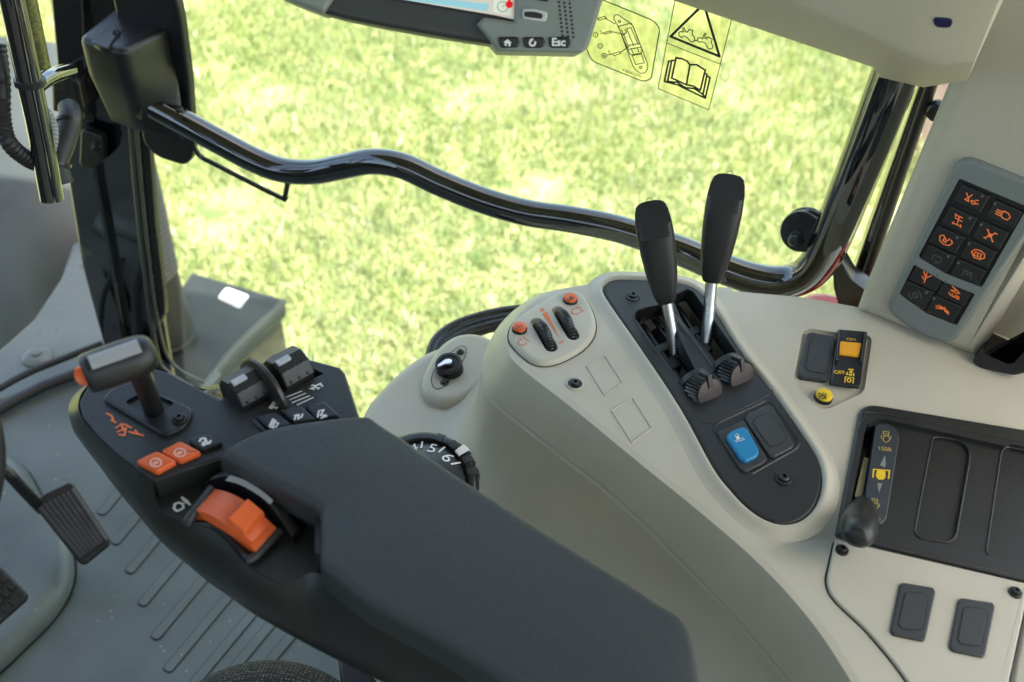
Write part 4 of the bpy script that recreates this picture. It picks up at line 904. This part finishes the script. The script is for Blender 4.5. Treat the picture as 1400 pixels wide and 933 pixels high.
icons = [
 [[(-.7, -.5), (-.3, 0), (-.6, .4), (-.1, .5), (-.3, 0), (0, -.6)], [(.1, .2), (.5, .1), (.7, .4), (.4, .6), (.1, .2)], [(.6, -.1), (.9, -.2)], [(.7, .3), (1, .3)]],
 [[(-.1, -.5), (.5, -.4), (.8, 0), (.6, .5), (-.05, .5), (-.3, .1), (-.1, -.5)], [(-.9, -.3), (-.25, -.3)], [(-.95, 0), (-.35, 0)], [(-.95, .3), (-.3, .35)]],
 [[(-.5, -.6), (.3, -.6)], [(-.5, .6), (.5, .6)], [(-.1, -.6), (0, .6)], [(-.45, -.2), (.4, -.1)], [(-.6, -.75), (-.5, -.4)], [(.4, .4), (.5, .75)], [(-.5, .4), (-.55, .75)]],
 [[(-.5, -.6), (.5, .6)], [(.5, -.6), (-.5, .6)], [(-.6, -.6), (-.4, -.6)], [(.4, -.6), (.7, -.55)], [(-.6, .6), (-.3, .65)], [(.4, .6), (.6, .65)], [(-.2, -.2), (.2, -.2), (.2, .2), (-.2, .2), (-.2, -.2)]],
 [[(-.8, -.2), (-.6, .4), (0, .65), (.6, .5), (.85, 0), (.6, -.3)], [(-.4, -.5), (0, -.1), (.1, .3), (-.3, .2), (-.2, -.3)], [(-.8, -.2), (-.5, -.5)], [(.2, 0), (.4, -.4)]],
 [[(-.8, 0), (-.5, -.5), (.1, -.65), (.7, -.4), (.85, .1), (.4, .55), (-.3, .6), (-.8, 0)], [(-.4, -.2), (.4, -.2), (.4, .3), (-.4, .3), (-.4, -.2)], [(-.1, 0), (.1, .1)]],
 [[(-.5, -.4), (.5, -.4), (.5, .3), (-.2, .3)], [(-.5, -.4), (-.5, .2)], [(-.1, .6), (.3, .5)]],
 [[(-.6, -.3), (.6, -.3)], [(-.3, -.3), (-.6, .5)], [(.3, -.3), (.6, .5)], [(-.2, .1), (.3, .1)], [(0, -.3), (0, .1)]],
 [[(0, 0), (0, .7)], [(0, 0), (-.5, -.7)], [(0, 0), (.5, -.6)], [(0, .1), (-.1, -.7)], [(-.5, .0), (.0, .4)]],
 [[(-.5, -.7), (.6, -.2), (.3, .0), (-.5, -.1)], [(-.5, -.1), (.2, -.4)], [(-.6, .3), (-.3, .6)], [(-.2, .25), (-.1, .6), (.2, .6), (.2, .3)], [(.4, .3), (.7, .35), (.7, .65), (.4, .6), (.4, .3)]],
 [ring((0, 0), .35, 12), [(-.8, -.1), (-.6, .4), (-.2, .7)], [(.8, .1), (.6, -.4), (.2, -.7)], [(-.2, -.2), (.3, .2)]],
 [[(-.9, -.1), (.2, -.1), (.7, .2)], [(-.8, .2), (-.1, .0)], [(.1, -.4), (.3, .1), (.8, .3), (.7, 0), (.2, -.2)], [(-.6, -.35), (.1, -.2)]]]
ex = Vector((67, 30)); ey = Vector((-24, 42))
for (c, lit), ic in zip(cen, icons):
    c = Vector(c); q = [tuple(c+ex*a+ey*b_) for a, b_ in ((-1, -1), (1, -1), (1, 1), (-1, 1))]
    b = part('key', slab(rnd(KB.poly(zk(q)), .0012), KB, -.004, -.0002, .0013, 3), KEYC, kd2)
    ix = Vector((46, 20)); iy = Vector((-14, 36)); KI = KB.off(-.0001)
    part('key_icon', rib([zk([tuple(c+Vector((-4, 0))+ix*x*.85+iy*y*.9) for x, y in l]) for l in ic], KI, .00100 if lit else .0007), ORLIT if lit else DIMLIT, b)
    part('status_lamp', slab(KB.poly(zk(circ(tuple(c+Vector((52, -12)) if (c.x in (425, 365, 302, 258, 205, 152)) else c+Vector((-48, -52))), 7, 10))), KB, -.003, .0002), DIMLIT, b)
# bracket and window at the right edge
BR = K.off(-.002)
tag(part('corner_bracket', slab(rnd(BR.poly(zk2([(848, 842), (886, 790), (905, 792), (1000, 838), (1046, 785), (1180, 640), (1200, 760), (1065, 885), (1015, 897), (880, 868)])), .003), BR, -.03, .012, .003), DARK2), 'black plastic bracket at the right edge below the pillar trim', 'bracket')

# =================================================================== OVERHEAD BEAM + DISPLAY
bo = atd(1150, 30, .86)
BMn = ((CAM-bo).normalized()*1.+Vector((.0, -.1, -.7))).normalized(); BM = PL(bo, BMn)
beam = thing('overhead_rail', 'thick beige overhead trim rail crossing the top right corner', 'rail', bo)
ro = [BM.to2(*p) for p in ((640, -190), (800, -46), (885, -9), (1194, 94), (1201, 107), (1262, 121), (1322, 111), (1372, 0), (1460, -190))]
rc_ = [BM.to2(*p) for p in ((660, -230), (880, -130), (985, -85), (1218, 20), (1252, 36), (1292, 53), (1338, 46), (1374, -45), (1440, -230))]
def rmx(t, h): return [BM.p3(a[0]*(1-t)+b[0]*t, a[1]*(1-t)+b[1]*t, h) for a, b in zip(ro, rc_)]
part('rail_shell', loft([rmx(0, -.08), rmx(0, -.003), rmx(.02, .0), rmx(.08, .0025), rmx(.9, .028), rmx(.97, .0298), rmx(1.04, .030)], True, True), BEIGE2, beam, 32)
part('blue_insert', slab(rnd(BM.poly([(1282, -14), (1310, -12), (1307, 1), (1285, 0)]), .004), BM, .026, .0308, .0005), mat('navy_insert', (.01, .012, .06), .3), beam)

dpo = atd(620, 20, .80)
D = PL(dpo, (CAM-dpo).normalized()+Vector((0, .0, .12)))
disp = thing('display_terminal', 'grey and black touchscreen terminal with Home, back and Esc buttons at the top edge', 'display', dpo)
z2 = lambda L: zz(L, .3286, 360, 0); z2b = lambda L: zz(L, .14286, 640, 0)
part('dark_bezel', slab(rnd(D.poly([(410, -80), (437, 16), (470, 25), (524, 36), (590, 48), (640, 56), (675, 61), (700, 40), (720, -100)]), .002), D, -.03, 0, .004), mat('display_bezel', (.035, .037, .033), .4), disp)
part('side_casing', slab(rnd(D.poly([(340, -90), (375, -8), (400, 3), (441, 18.5), (446, 16), (462, -8), (480, -90)]), .003), D, -.04, .005, .004), GREYC, disp)
rc = part('button_casing', slab(rnd(D.poly([(651, 34.5), (661, 25), (702, 31), (706, -90), (850, -90), (803, 66), (795, 73.5), (681, 71)]), [.0015, .002, .001, .01, .01, .006, .003, .002]), D, -.04, .008, .003), GREYC, disp)
scr = part('screen', slab(D.poly([(500, -90), (510, -6), (676, 21), (702, 27), (708, -90)]), D, -.002, .0012), screenmat('screen_beige', (.55, .5, .42)), disp)
part('screen_edge', rib([[(505, -6), (676, 23), (701, 28.5)]], D, .0018, .0014), KEY, scr)
part('screen_bar', fill([(505, -12), (505, -6), (666, 15.5), (669, 6)], D, .0016), screenmat('screen_blue', (.26, .5, .56)), scr)
part('screen_cell', fill([(676, -40), (674, 17), (699, 23), (701, -40)], D, .0018), screenmat('screen_pale', (.62, .66, .55)), scr)
part('gauge_icon', [rib([ring((687, 10), 7, 14), [(687, 10), (690, 8)]], D, .0006, .0022)], mat('screen_grey', (.3, .32, .3), .4), scr)
part('thermometer_icon', [fill(circ((696, 7), 5, 16), D, .0026), rib([[(696, 5), (695, -20)]], D, .0018, .0026)], screenmat('screen_red', (.7, .01, .02)), scr)
DB = D.off(.008)
for q, s in (([(680, 51), (708, 50.5), (711, 58), (708, 65.5), (684, 66)], 'h'), ([(714, 51), (743, 51), (746, 58), (742, 66), (717, 66)], 'b'), ([(749, 51), (778, 50.5), (781, 58), (778, 66), (752, 66)], 'e')):
    b = part('terminal_button', slab(rnd(DB.poly(q), .0025), DB, -.002, .0018, .0012), DARK2, rc)
    P_ = DB.off(.0019)
    if s == 'h': g = [fill([(688, 58), (694, 54), (700, 59), (698, 59.2), (698, 63.5), (695, 63.5), (695, 60), (692.5, 60), (692.5, 63.3), (690, 63.2), (690, 58.5)], P_)]
    elif s == 'b': g = [rib([circ((728, 59), 3.8, 12, 1., -20, 250)], P_, .0014), fill([(724, 54), (730, 52.5), (727, 57.5)], P_)]
    else: g = [text('Esc', P_, (754.5, 62.8), (773, 63), asp=1., bold=.03)]
    part('button_symbol', g, WHITE, b)
rb = part('scroll_rocker', slab(rnd(DB.poly(z2b([(515, 85), (640, 82), (745, 110), (762, 130), (745, 215), (640, 205), (515, 180)])), .0025), DB, -.002, .0022, .0014), mat('pale_rocker_rim', (.5, .52, .48), .4), rc)
part('rocker_face', slab(rnd(DB.poly(z2b([(535, 115), (640, 118), (715, 140), (708, 185), (640, 180), (535, 165)])), .002), DB, 0, .003, .0006), DARK2, rb)
part('scroll_rocker', slab(rnd(DB.poly(z2b([(600, -40), (770, -20), (762, 20), (700, 12), (600, -10)])), .0025), DB, -.002, .0022, .0014), DARK2, rc)
ho = []
for i in range(3):
    for j in range(-3, 7):
        ho.append(fill(circ(z2b([(882+i*52-j*-4.5*-1+8, 222-j*40+i*7)])[0], 1.9, 10), DB, .0003))
part('speaker_hole', ho, KEY, rc)

# =================================================================== LEFT SIDE: pillar, clamp box, hoses
WP = W.off(-.09)
apl = thing('front_pillar', 'glossy black front cab pillar with seal strips at left', 'pillar', WP.on(190, 480))
def strip(name, pts, h0, h1, m, bev=.003): return part(name, slab(WP.poly(pts), WP, h0, h1, bev), m, apl)
strip('pillar_post', [(60, -60), (182, -60), (194, 200), (206, 300), (222, 430), (238, 530), (160, 530), (128, 400), (100, 250)], -.008, 0, GLOSS, .003)
strip('pillar_flange', [(72, -60), (118, -60), (128, 180), (160, 360), (182, 500), (158, 508), (118, 360), (96, 220)], 0, .012, GLOSS, .004)
strip('edge_trim', [(184, -60), (200, -60), (210, 200), (217, 300), (229, 400), (230, 425), (222, 440), (214, 400), (196, 220)], 0, .01, GLOSS2, .004)
part('seal_strip', [tube([WP.off(.012).on(*p) for p in q], r, 10, 4) for q, r in (([(168, -40), (176, 130), (190, 300), (212, 470), (232, 512), (300, 548), (350, 572)], .0045), ([(176, -40), (184, 130), (198, 300), (216, 440), (238, 500), (300, 532), (360, 560)], .003))], mat('satin_seal', (.06, .065, .055), .25), apl)
part('hinge_plate', slab(rnd(WP.off(.02).poly([(112, 175), (140, 185), (142, 218), (128, 232), (110, 225)]), .008), WP.off(.02), -.01, .004, .003), GLOSS2, apl)
for p in ((132, 203), (121, 160)): screw(apl, p, WP.off(.024), .0085, GLOSS2)
part('hinge_block', slab(rnd(WP.off(.03).poly([(74, 96), (92, 90), (112, 110), (120, 150), (76, 150)]), .008), WP.off(.03), -.03, .01, .006), GLOSS2, apl)
# clamp box on the rail
bx = thing('rail_mount', 'black plastic mount box where the grab rail meets the front pillar', 'mount', pt(187, 150, .58))
zt, zb = .685, .555
B_ = lambda x, y, z: H(z).on(x, y)
top = [B_(104, 52, zt), B_(168, 71, zt), B_(240, 33, zt), B_(158, 8, zt)]
zm = .638
mid = [Vector((p.x, p.y, zm)) for p in top]
bot = [B_(148, 166, zb), B_(188, 181, zb), B_(256, 196, zb), B_(212, 146, zb)]
def rquad(q, r):
    return [Vector((x, y, q[0].z)) for x, y in rnd([tuple(p.xy) for p in q], r, 7)]
ctr = lambda q: sum(q, Vector())/len(q)
t0 = rquad(top, .015); m0 = rquad(mid, .015); b0 = rquad(bot, .012)
def shrink(r, d, dz):
    q = ccw([tuple(p.xy) for p in r]); fl = q != [tuple(p.xy) for p in r]
    w = inset(q, d); w = w[::-1] if fl else w
    return [Vector((x, y, r[0].z+dz)) for x, y in w]
bx_b = part('mount_body', loft([shrink(t0, .010, 0), shrink(t0, .0075, 0), shrink(t0, .004, -.0008), shrink(t0, .0015, -.003), shrink(t0, .0003, -.006), shrink(t0, .0, -.008)]+[[mix(p, q, k) for p, q in zip(shrink(t0, 0, -.008), m0)] for k in (.3, .6, 1)]+[[mix(p, q, k) for p, q in zip(m0, b0)] for k in (.25, .5, .75, .95)]+[shrink(b0, .003, 0), shrink(b0, .008, 0)], True, True), mat('mount_plastic', (.012, .0128, .0125), .34, bump=(1200, .3), var=.1, rvar=.05, spec=.45), bx, 40)
tq = H(zt)
part('mount_groove', slab(rnd(tq.poly(zz([(572, 262), (700, 155), (785, 150), (795, 185), (700, 310), (640, 300)], .2144, 0, 0)), .008), tq, -.006, .0005, .0005), KEY, bx)
part('groove_plate', slab(rnd(tq.poly(zz([(580, 280), (640, 245), (720, 205), (770, 205), (690, 318)], .2144, 0, 0)), .002), tq, 0, .002, .001), DARK, bx)
screw(bx, zz([(740, 218)], .2144, 0, 0)[0], tq, .0045, DARK2, .002)
part('rail_socket', lathe(W.on(200, 141), (W.on(245, 164)-W.on(196, 138)), [(.0225, -.02), (.0225, .006), (.0195, .007), (.0172, .003)], 28), DARK2, bx)
BPn = W.off(-.03)
part('back_plate', slab(rnd(BPn.poly([(140, -60), (225, -60), (246, 20), (258, 110), (264, 200), (262, 218), (252, 228), (214, 216), (196, 198), (180, 120)]), .012), BPn, -.012, 0, .004), DARK2, bx)
part('spring_clip', loft([[W.off(o).on(*p) for p in ((113, 108), (118, 100), (122, 112), (128, 130), (136, 136))] for o in (-.02, .012)]), STEEL, bx)
# tubes and hoses at far left
CP = W.off(.05)
strut = tag(part('grab_pole', tube([atd(10, -30, 1.05), atd(38, 100, 1.08), atd(58, 200, 1.11), atd(71, 273, 1.13)], .0115, 20, 3), GLOSS), 'long glossy black pole hanging down at the upper left corner', 'pole')
sc2 = thing('pole_clamp', 'bent black pipe clamp holding the glossy pole to the pillar', 'clamp', atd(60, 105, 1.1))
part('clamp_ring', [lathe(atd(41, 112, 1.085), atd(58, 200, 1.11)-atd(38, 100, 1.08), [(.0122, -.003), (.0142, -.003), (.0142, .003), (.0122, .003)], 28)], GLOSS2, sc2)
part('clamp_pipe', tube([atd(46, 122, 1.12), atd(58, 112, 1.14), atd(72, 104, 1.16), atd(96, 96, 1.2)], .008, 14), GLOSS, sc2)
tag(part('speckled_pole', tube([atd(30, -40, 1.22), atd(44, 30, 1.24), atd(57, 92, 1.26)], .0095, 16, 3), mat('dusty_brass', (.16, .16, .055), .35, .3, var=.5, vs=300)), 'dusty olive pole standing behind the glossy pole', 'pole')
def corr(pts, r, n, sub=10):
    P = cr(pts, sub); L = len(P); return tube(P, [r*(1+.14*(k % 2)) for k in range(L)], 14, 1)
tag(part('corrugated_hose', corr([atd(-4, 60, 1.1), atd(2, 110, 1.1), atd(3, 160, 1.1), atd(12, 195, 1.1), atd(38, 218, 1.12), atd(60, 226, 1.14)], .0075, 0, 12), RUBBER), 'black corrugated hose looping at the far left edge', 'hose')
tag(part('corrugated_hose', corr([atd(48, 146, 1.17), atd(64, 158, 1.17), atd(71, 180, 1.17), atd(68, 205, 1.17), atd(58, 216, 1.17)], .0062, 0, 10), mat('grey_hose', (.22, .23, .22), .4)), 'light grey corrugated hose bent behind the glossy pole', 'hose')
eh = thing('elbow_hose', 'black rubber elbow hose with two clips beside the pillar', 'hose', atd(90, 190, 1.2))
part('hose', tube([atd(94, 148, 1.22), atd(96, 165, 1.2), atd(88, 195, 1.19), atd(78, 225, 1.18), atd(86, 252, 1.18)], .0115, 16), RUBBER, eh)
for p, q in (((94, 168, 1.2), (88, 195, 1.19)), ((80, 222, 1.18), (76, 235, 1.18))):
    part('hose_clip', lathe(atd(*p), atd(*q)-atd(*p), [(.0120, -.002), (.0135, -.002), (.0135, .002), (.0120, .002)], 20), GLOSS2, eh)

# front cowl and floor panel seen through the windscreen
cw_ = thing('front_cowl', 'smooth grey cowl below the windscreen at far left', 'cowl', atd(30, 330, 1.9))
co = atd(40, 330, 2.35); CW = PL(co, (CAM-co).normalized()*.8+Vector((-.55, .1, .25)))
rws = [[CW.p3(*CW.to2(x, y), .10*math.sin((x+170)/330*math.pi)-.0000012*(y-300)**2) for x in range(-170, 171, 20)] for y in range(60, 541, 24)]
part('cowl_shell', loft(rws), HOODM, cw_, 80)
fp_ = H(-.02)
sp2 = thing('front_floor_panel', 'light grey front floor panel with a round bolt beside the pillar foot', 'floor panel', fp_.on(60, 500))
part('panel_sheet', slab(rnd(fp_.poly([(-160, 590), (-60, 520), (0, 476), (45, 436), (82, 380), (100, 330), (140, 330), (240, 520), (150, 520), (-20, 575)]), .01), fp_, -.04, 0, .008), PANEL, sp2)
part('panel_bolt', lathe(fp_.on(52, 489), fp_.n, [(.026, -.004), (.026, .004), (.018, .010), (.0085, .0105), (.0085, .014), (.004, .0145)], 32), PANEL, sp2)
part('sill_strip', [tube([H(.012).on(*p) for p in q], r, 10, 2) for q, r in (([(-40, 552), (0, 531), (45, 507), (140, 470)], .006), ([(-40, 580), (0, 560), (60, 528), (160, 492)], .009))], RUBBER, sp2)

# outside: air intake stack, steps box
so = H(-.30).on(226, 462)
stk = thing('intake_stack', 'dark ribbed intake cylinder standing outside behind the front pillar', 'intake', so)
def pxr(x0, x1, y, z): return (H(z).on(x1, y)-H(z).on(x0, y)).length
part('stack_body', lathe(so, (0, 0, 1), [(.066, -.05), (.068, .0), (.066, .02), (.060, .1), (.056, .19)], 40), mat('stack_plastic', (.022, .024, .023), .5, var=.1, spec=.25), stk)
part('stack_rim', lathe(so, (0, 0, 1), [(.066, .008), (.071, .009), (.071, .018), (.066, .02)], 40), GLOSS2, stk)
rb_ = []
for k in range(26):
    z = .19+k*.0125; rb_.append(z)
pr = []
for z in rb_: pr += [(.0555, z), (.059, z+.003), (.059, z+.008), (.0555, z+.011)]
part('ribbed_sleeve', lathe(so, (0, 0, 1), pr, 40), mat('ribbed_mesh', (.05, .054, .05), .5, bump=(300, .5, .001)), stk)
tb = thing('steps_box', 'black box with a small white sticker standing outside below the window', 'box', H(-.5).on(330, 460))
X = H(-.3)
part('box_lid', slab(rnd(X.poly([(262, 372), (386, 408), (391, 418), (350, 455), (275, 535), (215, 560), (180, 520), (215, 440)]), .012), X, -.03, 0, .006), mat('box_plastic', (.018, .022, .024), .42, rvar=.06, var=.1, vs=10), tb)
part('box_body', slab(rnd(H(-.33).poly([(262, 384), (385, 420), (345, 462), (275, 540), (190, 540)]), .01), H(-.33), -.35, 0, .003), mat('box_side', (.022, .024, .019), .3), tb)
part('lid_rim', tube([X.p3(*X.to2(*p), .001) for p in ((388, 413), (352, 447), (318, 480), (284, 520), (262, 548))], .008, 10, 4), mat('rim_plastic', (.06, .07, .065), .25), tb)
part('box_bracket', slab(rnd(H(-.32).poly([(384, 425), (360, 438), (352, 448), (340, 448), (330, 466), (318, 470), (306, 492), (290, 520), (330, 530), (392, 470)]), .003), H(-.36), -.012, .0, .003), mat('olive_bracket', (.13, .13, .06), .3, var=.3, vs=20), tb)
tag(part('white_sticker', slab(rnd(X.poly([(297, 408), (310, 393.5), (341, 405), (328, 423)]), .008), X, .0003, .0012), PAPER), 'small blank white sticker on the black outside box', 'sticker')

# cab roof overhead (out of the frame, shades the cab)
rf = thing('tractor_cab_top', 'red tractor cab roof with grey headliner overhead', 'roof', (0, 0, 1.95))
part('headliner', slab([(-1.45, -1.05), (1.25, -1.05), (1.25, 1.18), (-1.45, 1.18)], H(1.95), 0, .06, .02), mat('grey_headliner', (.13, .13, .12), .8), rf)
part('outer_shell', slab([(-1.5, -1.1), (1.3, -1.1), (1.3, 1.25), (-1.5, 1.25)], H(2.0), 0, .16, .04), RED, rf)
tag(part('front_bounce_block', slab([(-1.49, -1.0), (-1.42, -1.0), (-1.42, .92), (-1.49, .92)], H(0), 0, .85, .01), mat('dark_bounce_block', (.04, .042, .04), .6)), 'unseen dark front wall added to keep ground bounce out of the cab', 'wall')  # unseen slab, added to block green light bouncing in from the ground
tag(part('back_light_wall', [slab([(-1.5, -1.1), (1.3, -1.1), (1.3, -1.03), (-1.5, -1.03)], H(0), -.06, 1.5, .02)], mat('beige_bounce_wall', (.40, .37, .31), .7)), 'unseen beige wall added behind the driver seat to cut back light', 'wall')  # unseen, added to block light from behind; pale so it bounces some fill
# =================================================================== LIGHT
SUN_EL = 64; sd = Vector((.90, -.42, 0)).normalized()*math.cos(math.radians(SUN_EL))+Vector((0, 0, math.sin(math.radians(SUN_EL))))
sl = bpy.data.lights.new('sun', 'SUN'); sl.energy = 2.8; sl.angle = math.radians(.53); sl.color = (1, .96, .88)
so_ = bpy.data.objects.new('sun', sl); COL.objects.link(so_); so_.rotation_euler = sd.to_track_quat('Z', 'Y').to_euler()
w = bpy.data.worlds.new('World'); scn.world = w; w.use_nodes = True; nt = w.node_tree
sk = nt.nodes.new('ShaderNodeTexSky'); sk.sky_type = 'NISHITA'; sk.sun_disc = False; sk.air_density = .7; sk.dust_density = 2.5; sk.ozone_density = .3; sk.sun_elevation = math.radians(SUN_EL); sk.sun_rotation = math.atan2(sd.x, sd.y)
bg = nt.nodes['Background']; wb = nt.nodes.new('ShaderNodeMix'); wb.data_type = 'RGBA'; wb.blend_type = 'MULTIPLY'; wb.inputs['Factor'].default_value = 1; wb.inputs['B'].default_value = (1.06, 1.02, .86, 1); nt.links.new(sk.outputs[0], wb.inputs['A']); nt.links.new(wb.outputs['Result'], bg.inputs['Color']); bg.inputs['Strength'].default_value = .15
vs = scn.view_settings; vs.view_transform = 'Standard'; vs.look = 'None'; vs.gamma = 1; vs.exposure = 2.3
scn.cycles.max_bounces = 8; scn.cycles.transparent_max_bounces = 12; scn.cycles.use_denoising = True
